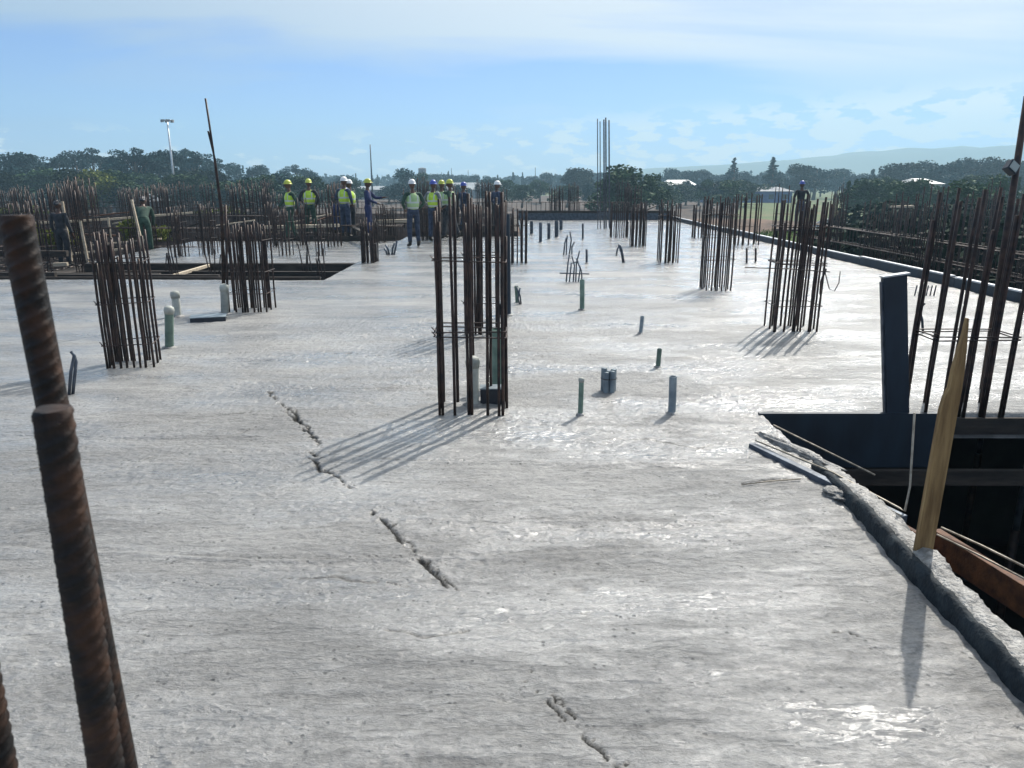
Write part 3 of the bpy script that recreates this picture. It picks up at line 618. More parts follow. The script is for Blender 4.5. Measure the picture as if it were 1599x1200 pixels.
for i, (pl, pr2, py, pt) in enumerate(((418, 432, 386, 318), (464, 478, 384, 312), (512, 528, 386, 316), (590, 600, 380, 322), (656, 668, 376, 318), (604, 616, 372, 326))):
    cage_px(pl, pr2, py, pt, ['slim cage in front of the leftmost vested worker', 'slim cage between the two left vested workers', 'slim cage in front of the stooping blue worker', 'thin cage just right of the worker in the blue jacket', 'thin cage right of the lone pale vested worker', 'thin cage left of the lone pale vested worker'][i], depth=0.35, nx=4, ny=2, r=0.013, ties=(0.35, 0.8), seed=40 + i)
# tall straight bundle against the sky
tb = empty('tall_bar_bundle', G(942, 357)); tag(tb, 'bundle of very tall thin bars standing against the sky', 'rebar bundle')
yb = G(942, 357).y
for px, ty in ((933, 186), (937, 190), (943, 187), (946, 184), (951, 188)):
    p = P(px, ty, yb) - tb.location; q = G(px + 0.5, 357) - tb.location
    mb = MB(); mb.tube([q, q.lerp(p, .5), p], 0.028 if px > 940 else 0.018, 7); mb.build('bar', M['steel_dark'], tb, smooth=True)
for zt in (0.6, 1.5):
    mb = MB(); mb.tube([(-0.25, 0, zt), (0.27, 0, zt)], 0.012, 6); mb.build('tie', M['steel_dark'], tb)

# rows of cages on the unpoured part of the deck
kinds = []
rows = [(21.5, [-24, -21, -18, -15, -12.4, -10.4], 'row level with the strip'), (28.5, [-27, -24, -20.5, -17, -13.5, -10, -6.5, -3], 'row behind the workers'), (34, [-31, -27, -23, -19, -15, -11, -7, -3.4], 'middle row back'), (26.0, [-26, -22, -18.5, -15, -11.5, -8.2, -5.2, -1.6], 'row nearest the workers'), (31.0, [-30, -26, -22, -18, -14.5, -11, -7.6, -4.2, -1.0], 'second row back'),
        (37.0, [-33, -28.5, -24, -20, -16, -12, -8, -4.5, -1.2, 2.2, 5.6], 'third row back'), (43.0, [-33, -29, -25, -21, -17, -13, -9, -5, -1, 3, 6.5], 'farthest row'),
        (18.5, [-22, -18.6, -15.4, -12.0, -10.2], 'row beside the strip')]
proto_n = 0; rnd = random.Random(11)
protos = []
ords = ['leftmost', 'second from left', 'third from left', 'fourth from left', 'fifth from left', 'sixth from left', 'seventh from left', 'eighth from left', 'ninth from left', 'tenth from left', 'eleventh from left']
for yv, xsr, rn in rows:
    for i, xv in enumerate(xsr):
        lab = 'bar cage on the unpoured deck, %s in the %s' % (ords[i], rn)
        if len(protos) < 4:
            k = len(protos)
            c = cage(xv, yv, 0.5 + 0.15 * (k % 2), 0.45, 1.5 + 0.12 * (k % 3), lab, nx=5, ny=3, r=0.014, ties=(0.25, 0.6, 0.95), seed=100 + k, z0=-0.25, hvar=0.12, group='cages on the unpoured deck'); protos.append(c)
        else:
            if len(protos) == 4 and not KIDS: kids_cache()
            c = copy_tree(protos[(i * 3 + int(yv)) % 4]); c['label'] = lab
            c.location = (xv + rnd.uniform(-.5, .5), yv + rnd.uniform(-.8, .8), 0); c.rotation_euler = (0, 0, rnd.uniform(-.4, .4)); s = rnd.uniform(.85, 1.1); c.scale = (1, 1, s)

# beam cages (long runs of bars with close stirrups) lying on the deck
def beam_cage(x0, x1, y, z0, h, label, step=0.35, along='x', d=0.35, r=0.014):
    root = empty('beam_cage', ((x0 + x1) / 2, y, 0)); tag(root, label, 'rebar cage', 'beam cages'); L = x1 - x0
    n = max(2, int(L / step)); mb = MB()
    def T(a, b, c): return (a - L / 2, b, c)
    for (b, c) in ((-d / 2, z0), (d / 2, z0), (-d / 2, z0 + h), (d / 2, z0 + h)):
        m2 = MB(); m2.tube([T(0, b, c), T(L / 2, b, c + 0.02), T(L, b, c)], r, 6); m2.build('bar', M['rust'], root, smooth=True)
    for i in range(n + 1):
        xx = L * i / n
        mb.tube([T(xx, -d / 2, z0), T(xx, d / 2, z0), T(xx, d / 2, z0 + h), T(xx, -d / 2, z0 + h), T(xx, -d / 2, z0)], 0.009, 4)
    o = mb.build('stirrup_run', M['rust'], root)
    return root
beam_cage(-9.3, -3.4, 23.7, -0.15, 0.55, 'long beam cage behind the slab strip, below the pale planks', 0.16)
beam_cage(-3.2, 0.0, 25.6, -0.15, 0.45, 'beam cage behind the dark board at the workers feet', 0.16)
beam_cage(-24, -10, 16.0, -0.1, 0.5, 'beam cage on the far left beside the opening', 0.18)
beam_cage(-30, -6, 28.4, -0.1, 0.6, 'beam cage between the first and second cage rows', 0.2)
beam_cage(-32, -2, 34.0, -0.1, 0.7, 'beam cage between the second and third cage rows', 0.22)
beam_cage(-33, 6, 40.2, -0.1, 0.8, 'beam cage between the third and last cage rows', 0.25)
beam_cage(-18, -8, 20.8, 0.0, 0.5, 'beam cage running left from the slab strip', 0.2)

# pale planks across the beam cages
ORD = ORD0 = ['first', 'second', 'third', 'fourth', 'fifth', 'sixth', 'seventh', 'eighth', 'ninth', 'tenth', 'eleventh', 'twelfth', 'thirteenth', 'fourteenth', 'fifteenth', 'sixteenth', 'seventeenth', 'eighteenth', 'nineteenth', 'twentieth',
       'twenty-first', 'twenty-second', 'twenty-third', 'twenty-fourth', 'twenty-fifth', 'twenty-sixth', 'twenty-seventh', 'twenty-eighth', 'twenty-ninth', 'thirtieth'] + ['thirty-first', 'thirty-second', 'thirty-third', 'thirty-fourth', 'thirty-fifth', 'thirty-sixth']
def plank(a, b, w, h, label, m='timber_pale', name='plank', group=None):
    a = Vector(a); b = Vector(b); mb = MB(); mb.beam(a - (a + b) / 2, b - (a + b) / 2, w, h); o = mb.build(name, M[m], None, loc=(a + b) / 2); bevel(o, 0.004)
    tag(o, label, 'plank', group); return o
plank(P(410, 353, 23.5), P(530, 350, 23.5), 0.2, 0.09, 'pale plank lying on the beam cage under the two left workers')
plank(P(588, 344, 24.6), P(648, 342, 24.6), 0.2, 0.10, 'pale plank to the right of the worker in blue')
plank(P(548, 352, 24.2), P(585, 371, 19.6), 0.12, 0.05, 'grey plank sloping down past the short corner cage', 'timber_dark')
plank(G(252, 434, -.1), P(336, 410, 17.2), 0.07, 0.06, 'pale pole leaning across the left opening')
plank(P(40, 348, 20), P(172, 341, 22), 0.06, 0.06, 'thin pale rail crossing the cages at far left')
plank(P(172, 341, 22), P(300, 331, 24), 0.06, 0.06, 'thin pale rail continuing right towards the tall bars')
plank(P(83, 411, 15.5), P(105, 410, 15.5), 0.07, 0.07, 'short pale timber behind the tall foreground bars')
for i, (x1, y1, x2, y2, d) in enumerate(((99, 315, 109, 380, 18), (127, 345, 134, 372, 17.5), (207, 312, 225, 370, 19), (168, 340, 172, 370, 21))):
    a = P(x2, y2, d); a2 = Vector((a.x, a.y, -0.2)); b = P(x1, y1, d)
    plank(a2, b, 0.05, 0.05, ['slim pale stake leaning left behind the near left cage', 'short pale stake just left of the near left cage', 'thin stake leaning right of the near left cage', 'pale stake seen above the near left cage'][i], 'timber_pale', 'stake')
pr_ = random.Random(77)
for i in range(34):
    yv = pr_.uniform(14.3, 27); xv = pr_.uniform(-22, -10.2) if yv < 23.5 else pr_.uniform(-20, -3.5); a_ = pr_.uniform(-.5, .5); L_ = pr_.uniform(.8, 2.6); zz = pr_.uniform(-.1, .55)
    plank((xv, yv, zz), (xv + L_ * math.cos(a_), yv + L_ * math.sin(a_), zz + pr_.uniform(-.15, .45)), pr_.uniform(.05, .16), .045, 'loose timber among the bars on the left deck, %s from the front' % ORD0[i], pr_.choice(['timber_dark', 'timber_dark', 'timber_brown', 'timber_pale']), 'loose_timber', 'loose timbers on the left deck')
for i in range(16):
    xv = -14.5 + i * .72 + pr_.uniform(-.2, .2); yv = pr_.uniform(14.3, 16.3); root = empty('starter_bars', (xv, yv, -.25)); tag(root, 'bars standing in the left opening, %s bunch from the left' % ORD0[i], 'rebar', 'bunches of bars in the left opening')
    for q in range(4): mb = MB(); xx = (q - 1.5) * .06; mb.tube([(xx, 0, -.8), (xx + pr_.uniform(-.02, .02), 0, .2), (xx + pr_.uniform(-.08, .08), 0, pr_.uniform(.5, 1.0))], .012, 6); mb.build('bar', M['rust'], root)
for i, (xa, xb, yv, zz, hh) in enumerate(((-14, -9.7, 14.2, .14, .1), (-9.5, -5.5, 14.15, .05, .12), (-12, -7, 15.0, -.02, .08), (-8.5, -3.6, 16.0, -.1, .1), (-15, -9.6, 16.4, .3, .12))):
    plank((xa, yv, zz), (xb, yv + .1, zz - .03), .1, hh, 'long dark board across the left opening, %s from the front' % ORD0[i], 'timber_dark', 'long_board', 'boards across the left opening')
# sides of the left opening
fe = empty('opening_formwork', (-8, 13.8, 0)); tag(fe, 'dark stacked boards along the near side of the left opening', 'formwork')
mb = MB(); mb.box((-6, 0, -0.30), (4.5, 0.06, 0.03)); mb.build('board', M['timber_dark'], fe)
mb = MB(); mb.box((-6, 0.12, -0.55), (-0.4, 0.2, 0.10)); mb.build('board', M['timber_dark'], fe)
fe = empty('opening_formwork', (-6, 16.9, 0)); tag(fe, 'dark beam under the far lip of the left opening', 'formwork')
mb = MB(); mb.box((-3.5, 0, -0.45), (2.6, 0.08, -0.05)); mb.build('board', M['timber_dark'], fe)
for i, (px, py) in enumerate(((283, 425), (452, 428), (500, 428), (232, 425), (388, 426))):
    q = G(px, 410, 0); root = empty('steel_prop', (q.x, 16.3, -3.2)); tag(root, ['prop under the left opening lip at its left third', 'prop in the left opening right of the cage with tall bars', 'rightmost prop in the left opening', 'leftmost prop in the left opening', 'prop hidden behind the cage with tall bars'][i], 'prop', 'props in the left opening')
    mb = MB(); mb.tube([(0, 0, 0.02), (0, 0, 1.7)], 0.04, 10); mb.build('outer_tube', M['steel_dark'], root, smooth=True)
    mb = MB(); mb.tube([(0, 0, 1.6), (0, 0, 2.9)], 0.03, 10); mb.build('inner_tube', M['galv'], root, smooth=True)
    mb = MB(); mb.box((-0.09, -0.09, 2.9), (0.09, 0.09, 2.92)); mb.build('head_plate', M['steel_dark'], root)
    mb = MB(); mb.box((-0.1, -0.1, 0), (0.1, 0.1, 0.02)); mb.build('foot_plate', M['steel_dark'], root)

# ------------------------------------------------------------------ bars right by the camera
def ribbed(base, topp, r, name='bar', parent=None, pitch=0.0115, seed=0):
    base = Vector(base); topp = Vector(topp); L = (topp - base).length; n = 20; nz = int(L / 0.0014); vs = []; fs = []; rn = random.Random(seed)
    for j in range(nz + 1):
        z = L * j / nz; s = 1.0; end = min(1.0, (L - z) / 0.002)
        for k in range(n):
            a = 2 * math.pi * k / n; side = 1 if math.sin(a) > 0 else -1
            ph = ((z + side * 0.004 * a * 1.3) / pitch + (0.5 if side < 0 else 0)) % 1.0
            rib = max(0.0, 1 - abs(ph - 0.5) / 0.24); rib = rib * rib * (3 - 2 * rib)
            lon = math.exp(-((math.sin(a)) / 0.16) ** 2)
            q = r * (0.92 + 0.17 * max(rib * abs(math.sin(a)) ** 0.4, lon * 0.7)) * (0.93 + 0.07 * end)
            vs.append((q * math.cos(a), q * math.sin(a), z))
    for j in range(nz):
        for k in range(n):
            a = j * n + k; b = j * n + (k + 1) % n; fs.append((a, b, b + n, a + n))
    mb = MB(); mb.add(vs, fs); mb.add([vs[-n + k] for k in range(n)], [tuple(range(n))])
    o = mb.build(name, M['rust_fresh'], parent, smooth=True)
    o.data.polygons[-1].use_smooth = False
    d = (topp - base).normalized(); o.rotation_mode = 'QUATERNION'; o.rotation_quaternion = Vector((0, 0, 1)).rotation_difference(d) @ Matrix.Rotation(0.35 + seed * 0.3, 4, 'Z').to_quaternion()
    o.location = base - (parent.location if parent else Vector()); return o
def near_bar(px_top, py_top, px_b, py_b, w_px, diam, parent, seed):
    d = diam * F / w_px; # depth along the axis at the top
    a = PITCH + math.atan((py_top - 600) / F)
    yv = d * math.cos(a) / math.cos(a - PITCH); t = P(px_top, py_top, yv)
    # direction chosen so that it passes the lower pixel too
    q = P(px_b, py_b, yv * 1.0); dr = (q - t)
    k = (t.z + 0.02) / (t.z - q.z); b = t + dr * k
    ribbed(b, t, diam / 2, 'bar', parent, seed=seed)
nc = empty('rebar_cage', (-0.35, 0.55, 0)); tag(nc, 'rust brown ribbed bars rising close to the camera at the left edge', 'rebar cage')
near_bar(24, 336, 193, 1200, 47, 0.025, nc, 1)
near_bar(81, 638, 166, 1200, 58, 0.025, nc, 2)
near_bar(-122, 560, -1, 1200, 56, 0.025, nc, 3)
mb = MB(); mb.tube([(-0.06, -0.09, 0.35), (0.06, -0.07, 0.35), (0.10, 0.12, 0.35), (-0.05, 0.12, 0.35), (-0.06, -0.09, 0.36)], 0.005, 8); mb.build('stirrup', M['rust_fresh'], nc, smooth=True)

# ------------------------------------------------------------------ the dark opening on the right
post_y = 5.46
pa = P(1406, 640, post_y); pb = P(1402, 430, post_y)
pr = empty('formwork_post', (pa.x, post_y + 0.02, 0)); tag(pr, 'broad dark blue upright post at the far lip of the right opening', 'post')
w = 0.17; pr.rotation_euler = (0, math.atan2(pb.x - pa.x, pb.z - pa.z), 0)
mb = MB(); mb.box((-w / 2, 0, -0.35), (w / 2, 0.05, pb.z)); bevel(mb.build('board', M['steel_blue'], pr), 0.004)
mb = MB(); mb.box((-w / 2 - 0.006, -0.004, pb.z + 0.001), (w / 2 + 0.02, 0.06, pb.z + 0.012)); mb.build('cap', M['galv'], pr)  # pale colour stands for sunlight on the post's thin top
mb = MB(); mb.box((-w / 2 - 0.012, 0.012, -0.3), (-w / 2 - 0.001, 0.045, pb.z - 0.03)); mb.build('side_rail', M['steel_dark'], pr)
# far lip boards
lip = empty('opening_formwork', (3.7, 5.5, 0)); tag(lip, 'blue black board below the far lip of the right opening', 'formwork')
mb = MB(); mb.box((-1.83, -0.045, -0.42), (-0.45, -0.006, 0.012)); mb.build('board', M['steel_blue'], lip)
mb = MB(); mb.box((-0.44, -0.03, -0.16), (1.88, -0.006, -0.03)); mb.build('board', M['timber_dark'], lip)
mb = MB(); mb.box((-1.8, -0.10, -0.55), (1.88, -0.05, -0.43)); mb.build('waling', M['timber_dark'], lip)
# stake
t = P(1509, 478, 3.12); bse = P(1436, 886, 3.12)
st = empty('timber_stake', (bse.x, 3.12, -0.05)); tag(st, 'tall yellow timber stake with a split pointed tip at the opening', 'stake')
def stake():
    L = t.z + 0.55; dirx = (t.x - bse.x) / (t.z - bse.z)
    zs = [(-0.5, -.040, .040), (0.0, -.039, .039), (0.4, -.038, .038), (0.80, -.037, .037), (0.86, -.030, .037), (0.90, -.016, .037), (0.98, -.014, .034), (1.06, -.006, .028), (1.13, 0.004, .020), (t.z - bse.z, .008, .013)]
    vs = []; fs = []; 
    for z, a, b in zs:
        ox = dirx * z; vs += [(ox + a, -0.014, z), (ox + b, -0.014, z), (ox + b, 0.014, z), (ox + a, 0.014, z)]
    for i in range(len(zs) - 1):
        for k in range(4): q = i * 4 + k; q2 = i * 4 + (k + 1) % 4; fs.append((q, q2, q2 + 4, q + 4))
    fs += [(3, 2, 1, 0), tuple(range(len(vs) - 4, len(vs)))]
    mb = MB(); mb.add(vs, fs); o = mb.build('board', M['timber'], st); bevel(o, 0.003)
stake()
# boards and bars lying over the near left corner of the opening
def gz(px, py, z): return G(px, py, z)
plank(gz(1174, 692, 0.03), gz(1412, 806, 0.03), 0.05, 0.10, 'dark board crossing the left corner of the right opening', 'steel_dark', 'board')
plank(gz(1290, 752, -0.03), gz(1445, 838, -0.06), 0.03, 0.16, 'brown board under the crossing dark board', 'timber_brown', 'board')
plank(gz(1462, 826, -0.08), gz(1640, 935, -0.08), 0.05, 0.15, 'reddish brown board inside the right opening below the stake', 'timber_brown', 'board')
plank(gz(1578, 1022, 0.04), gz(1700, 1090, 0.04), 0.07, 0.05, 'pale yellow plank end at the right picture edge by the kerb', 'timber', 'plank')
def rod(pts, r, label, name='reinforcing_bar', m='galv_rust', group=None):
    pts = [Vector(p) for p in pts]; c = pts[0].copy(); mb = MB(); mb.tube([p - c for p in pts], r, 8); o = mb.build(name, M[m], None, smooth=True, loc=c); tag(o, label, 'rebar', group); return o
M['galv_rust'] = mat('pale_rod', (0.20, 0.17, 0.13), (0.42, 0.38, 0.31), 20, 0.55, 0.3, 0.3)
rod([gz(1208, 664, -0.02), gz(1240, 680, -0.02), gz(1366, 742, -0.04)], 0.006, 'pale straight bar in the left corner of the right opening, upper one')
rod([gz(1180, 688, 0.05), gz(1300, 738, 0.05), gz(1405, 794, 0.03), gz(1413, 799, 0.02), P(1421, 760, 3.8), P(1428, 645, 3.8)], 0.006, 'bent pale bar running along the dark board and turning straight up')
rod([gz(1318, 763, 0.045), gz(1360, 782, 0.045), gz(1408, 806, 0.04)], 0.005, 'short pale bar lying beside the bent bar')
rod([gz(1470, 824, -0.05), gz(1530, 851, -0.05), gz(1640, 905, -0.05)], 0.006, 'pale bar inside the right opening behind the stake, upper one')
rod([gz(1463, 835, -0.05), gz(1530, 868, -0.05), gz(1640, 925, -0.05)], 0.005, 'pale bar inside the right opening behind the stake, lower one')
rod([gz(1158, 757, 0.01), gz(1200, 752, 0.012), gz(1250, 748, 0.01)], 0.004, 'thin wire lying on the concrete left of the kerb')
# spill of concrete at the corner
def lump_mesh(name, centre, sx, sy, sz, seed, m, label=None, cat=None, parent=None, group=None):
    bm = bmesh.new(); bmesh.ops.create_icosphere(bm, subdivisions=4, radius=1)
    for v in bm.verts:
        q = fbm(np.array([v.co.x * 2.1 + seed]), np.array([v.co.y * 2.1 + v.co.z * 3.1]), 4, seed)[0]; v.co *= 1 + 0.55 * q; v.co.x *= sx; v.co.y *= sy; v.co.z *= sz
    me = bpy.data.meshes.new(name); bm.to_mesh(me); bm.free(); me.materials.append(m)
    me.polygons.foreach_set('use_smooth', [True] * len(me.polygons)); o = link(bpy.data.objects.new(name, me)); o.location = centre
    if parent: o.parent = parent
    if label: tag(o, label, cat, group)
    return o
c0 = G(1240, 705); lp = lump_mesh('concrete_spill', (c0.x + .02, c0.y, -0.0), 0.045, 0.36, 0.03, 3, M['conc_lump'], 'lumpy concrete spilled beside the dark crossing board', 'concrete'); lp.rotation_euler = (0, 0, R(22))
c0 = G(1310, 775); lump_mesh('concrete_spill', (c0.x, c0.y, 0.01), 0.07, 0.10, 0.035, 5, M['conc_lump'], 'small concrete lump where the kerb meets the crossing board', 'concrete')
lw = empty('light_block_walls', (4.2, 5.2, -3.2)); tag(lw, 'added dark walls shutting light out under the right opening', 'wall')  # walls and floor added below to close off light and darken the void
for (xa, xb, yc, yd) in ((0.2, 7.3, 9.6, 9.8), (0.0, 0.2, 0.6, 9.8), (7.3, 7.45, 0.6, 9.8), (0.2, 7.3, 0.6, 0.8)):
    mb = MB(); mb.box((xa - 4.2, yc - 5.2, 0.01), (xb - 4.2, yd - 5.2, 2.995)); mb.build('added_wall', M['conc_dark'], lw)
mb = MB(); mb.box((0.2 - 4.2, 0.8 - 5.2, 0.0), (7.3 - 4.2, 9.6 - 5.2, 0.012)); mb.build('added_floor', M['conc_dark'], lw)
# things below, in the dark storey
prng = random.Random(9)
for i, (xv, yv) in enumerate(((3.2, 6.6), (4.8, 6.6), (3.9, 8.5), (2.3, 8.3), (5.7, 8.7))):
    root = empty('steel_prop', (xv, yv, -3.2)); tag(root, ['prop under the slab seen through the right opening, %s' % s for s in ('nearest left', 'nearest right', 'middle behind', 'far left', 'far right')][i], 'prop', 'props below the right opening')
    mb = MB(); mb.tube([(0, 0, 0.02), (0, 0, 1.7)], 0.04, 10); mb.build('outer_tube', M['rust'], root, smooth=True)
    mb = MB(); mb.tube([(0, 0, 1.6), (0, 0, 2.97)], 0.03, 10); mb.build('inner_tube', M['steel_dark'], root, smooth=True)
    mb = MB(); mb.box((-0.1, -0.1, 0), (0.1, 0.1, 0.02)); mb.build('foot_plate', M['steel_dark'], root)
# thick leaning pole at the far right with a box lamp
pole_y = 6.2
q0 = P(1556, 470, pole_y); q1 = P(1604, 150, pole_y); dq = (q1 - q0)
q00 = q0 - dq * ((q0.z + 3.2) / dq.z); root = empty('site_pole', q00); tag(root, 'thick dark pole leaning right with a small box lamp, right picture edge', 'pole')
# the pole stands inside the near right cage, so it starts at the slab
qs = q0 - dq * (q0.z / dq.z); root.location = qs
mb = MB(); mb.tube([Vector((0, 0, 0)), q1 - qs], [0.03, 0.024], 12); mb.build('pole_tube', M['rust'], root, smooth=True)
lp = P(1579, 262, pole_y - 0.06) - qs
mt = Matrix.Translation(lp) @ Matrix.Rotation(R(38), 4, 'Y') @ Matrix.Rotation(R(-20), 4, 'X')
mb = MB(); mb.box((-0.045, -0.03, -0.045), (0.045, 0.03, 0.045), mt); h = bevel(mb.build('lamp_housing', M['steel_blue'], root), 0.006)
mb = MB(); mb.box((-0.034, -0.034, -0.034), (0.034, -0.0305, 0.034), mt); mb.build('lamp_glass', M['lamp_glass'], h)
mb = MB(); mb.tube([lp + Vector((0.02, 0.02, -0.03)), lp + Vector((0.05, 0.06, -0.05))], 0.01, 6); mb.build('bracket', M['steel_dark'], root)

# ------------------------------------------------------------------ stubs standing out of the slab
def pipe(px, py, ptop, wpx, label, m='pipe_green', lean=(0, 0), hollow=True, name='pipe_stub', cap=False, ptx=None):
    b = G(px, py); t = P(ptx if ptx is not None else px, ptop, b.y); depth = b.y * math.cos(PITCH) + H * math.sin(PITCH); r = wpx * depth / F / 2
    root = empty(name, b); tag(root, label, 'pipe', 'pipe stubs in the slab'); v = t - b + Vector((lean[0], lean[1], 0))
    n = 16; mb = MB(); mb.tube([(0, 0, -0.03), v * 0.5 + Vector((r * .05, 0, 0)), v], r, n, cap=not hollow)
    if hollow:
        d = v.normalized(); mb.tube([v + d * 0.0005, v - d * min(0.06, v.length * .5)], r * 0.8, n, cap=False)
        u = Vector((1, 0, 0)); u = (u - d * u.dot(d)).normalized(); w = d.cross(u); vs = []
        for k in range(n):
            a = 2 * math.pi * k / n; e = u * math.cos(a) + w * math.sin(a); vs += [v + d * 0.0005 + e * r, v + d * 0.0005 + e * r * 0.8]
        mb.add(vs, [(2 * k, (2 * k + 2) % (2 * n), (2 * k + 3) % (2 * n), 2 * k + 1) for k in range(n)])
    mb.build('tube', M[m], root, smooth=True)
    if cap:
        d = v.normalized(); m2 = MB(); m2.tube([v - d * r * 1.3, v - d * r * 0.4, v + d * r * 0.3, v + d * r * 0.6], [r * 1.08, r * 1.2, r * 1.05, r * 0.4], n); m2.build('taped_end', M['pipe_pale'], root, smooth=True)
    # collar of paste
    m3 = MB(); m3.tube([(0, 0, -0.01), (0, 0, 0.008), (0, 0, 0.016)], [r * 1.9, r * 1.6, r * 1.05], 16); m3.build('collar', M['conc_lump'], root, smooth=True)
    return root
pipe(906, 648, 592, 8, 'slim green pipe stub left of the wide short sleeve', ptx=908, cap=True)
pipe(1049, 646, 588, 12, 'grey blue pipe stub, nearest on the right of the middle cage', 'pipe_grey', ptx=1051)
pipe(1027, 574, 545, 7.5, 'short dark green stub behind the grey blue pipe', 'pipe_green', ptx=1030)
pipe(1000, 521, 494, 6, 'tiny leaning stub further back than the short dark one', 'pipe_grey', ptx=1003)
pipe(909, 484, 437, 7.5, 'upright green grey stub in front of the bent bar clump', 'pipe_green')
pipe(264, 543, 482, 13, 'pale green pipe stub on the left, nearer of the pair', 'pipe_green', cap=True)
pipe(277, 494, 458, 12, 'pale stub behind the nearer green one on the left', 'pipe_pale', cap=True, ptx=273)
pipe(351, 490, 447, 12, 'pale pipe beside the cage with tall bars', 'pipe_pale', ptx=350, cap=True)
pipe(776, 604, 515, 19, 'pale green pipe standing inside the middle foreground cage', 'pipe_green')
pipe(738, 632, 562, 19, 'wrapped grey pipe inside the middle foreground cage', 'pipe_pale', cap=True)
pipe(793, 492, 335, 10, 'tall blue grey pipe right behind the middle cages', 'steel_blue', ptx=791)
pipe(808, 474, 447, 6, 'short stub right of the tall blue grey pipe', 'pipe_green', ptx=806)
for i, (px, py, pt, w) in enumerate(((844, 379, 348, 5), (857, 374, 349, 5), (869, 371, 345, 6), (876, 360, 344, 5), (916, 411, 390, 3.5), (830, 366, 346, 5), (910, 374, 350, 3))):
    pipe(px, py, pt, w, ['distant stub at the far end, nearest of the cluster', 'distant stub second in the far cluster', 'distant stub with dark body in the far cluster', 'farthest short stub of the cluster', 'thin pin beside the second bar clump', 'leftmost distant stub of the far cluster', 'thin pin right of the far stub cluster'][i], 'steel_dark')
for i, (px, py, pt, w) in enumerate(((1166, 412, 388, 3), (1180, 410, 388, 3))):
    pipe(px, py, pt, w, ['left one of two tiny pins by the right edge board', 'right one of two tiny pins by the right edge board'][i], 'rust')
# wide short sleeve
b = G(950, 612); sl = empty('column_sleeve', b); tag(sl, 'wide short dark sleeve made of pipes tied together', 'sleeve')
for k in range(5):
    a = 2 * math.pi * k / 5 + 0.3; c = Vector((0.042 * math.cos(a), 0.042 * math.sin(a), 0)); hh = (0.19, .17, .2, .175, .185)[k]
    mb = MB(); mb.tube([c + Vector((0, 0, -.02)), c + Vector((0, 0, hh))], 0.0245, 12, cap=False); mb.tube([c + Vector((0, 0, hh)), c + Vector((0, 0, 0.02))], 0.020, 12); mb.build('pipe', M['pipe_grey'], sl, smooth=True)
mb = MB(); mb.tube([(0.068 * math.cos(a), 0.068 * math.sin(a), 0.12) for a in np.linspace(0, 2 * math.pi, 17)], 0.003, 6); mb.build('tie_wire', M['rust'], sl)
# black box inside the middle cage, and the dark box on the left
def jbox(px, py, wx, d, h, label, rz=0):
    c = G(px, py); r0 = empty('cable_box', c, rz); tag(r0, label, 'box')
    mb = MB(); mb.box((-wx / 2, 0, -0.01), (wx / 2, d, h)); bevel(mb.build('box_body', M['plastic_black'], r0), 0.006)
    mb = MB(); mb.box((-wx / 2 - .006, -.006, h + 0.001), (wx / 2 + .006, d + .006, h + .012)); bevel(mb.build('lid', M['pipe_grey'], r0), 0.003)
jbox(769, 632, 0.19, 0.12, 0.12, 'black box at the foot of the middle foreground cage')
jbox(325, 503, 0.42, 0.25, 0.05, 'flat black box beside the pale pipe on the left', R(18))
jbox(787, 492, 0.13, 0.1, 0.14, 'small dark box at the foot of the tall blue grey pipe')
# bent strips / bars
def bentbars(name, lines, rpx, label, m='steel_dark', cat='rebar', base_y=None):
    f = lines[0][0]; b = G(*f); root = empty(name, b); tag(root, label, cat)
    for ln in lines:
        g0 = G(*ln[0]) if base_y is None else P(*ln[0], base_y); yv = g0.y
        pts = [P(px, py, yv) - b for px, py in ln]; pts[0] = g0 - b + Vector((0, 0, -0.02 if base_y is None else 0))
        r = rpx * (yv * math.cos(PITCH) + H * math.sin(PITCH)) / F / 2
        mb = MB(); mb.tube(pts, r, 7); mb.build('bar', M[m], root, smooth=True)
    return root
bentbars('bent_bar_clump', [[(884, 440), (887, 410), (889, 398)], [(889, 440), (892, 412), (903, 408)], [(895, 440), (897, 415), (893, 400)], [(899, 440), (900, 412), (905, 392)], [(903, 440), (906, 420), (900, 404)], [(909, 440), (908, 424), (905, 415)]], 2.2, 'clump of bent bars in the middle distance, nearer one')
bentbars('bent_bar_clump', [[(880, 398), (882, 380), (884, 372)], [(884, 398), (885, 376), (886, 368)], [(889, 397), (892, 375), (890, 362)], [(893, 397), (893, 386), (897, 378)]], 2.2, 'clump of bent bars just behind the nearer clump')
bentbars('bent_bar_clump', [[(973, 410), (970, 395), (966, 382)], [(975, 410), (971, 390), (968, 383)], [(962, 400), (964, 390), (967, 384)]], 2.6, 'leaning pair of bars in front of the tall bundle')
bentbars('bent_bar_clump', [[(608, 398), (606, 390), (602, 382)], [(612, 398), (613, 388), (616, 380)], [(615, 398), (618, 386), (620, 376)], [(605, 398), (603, 393), (600, 388)]], 3, 'small spiky clump of bars left of the worker with the patterned vest')
bentbars('bent_bar_clump', [[(814, 476), (812, 462), (806, 448)], [(812, 476), (809, 466), (812, 450)]], 2.5, 'small forked stub right of the middle cages')
bentbars('bent_strap', [[(107, 616), (111, 580), (116, 556), (111, 549)], [(113, 615), (117, 585), (119, 566), (115, 553)]], 5, 'bent grey strap sticking up just right of the near bars')
bentbars('bent_strap', [[(1432, 520), (1436, 495), (1440, 478), (1444, 474)], [(1442, 520), (1440, 500), (1436, 484)]], 4, 'bent dark strap behind the broad blue post', 'steel_blue')
for i, px in enumerate((1428, 1434, 1440, 1446, 1452, 1458)):
    bentbars('starter_bar', [[(px, 462), (px + 4, 446)]], 2, 'short slanted starter bar behind the blue post, %s' % ords[i], 'steel_blue')['group'] = 'starter bars behind the blue post'
b = G(897, 440)
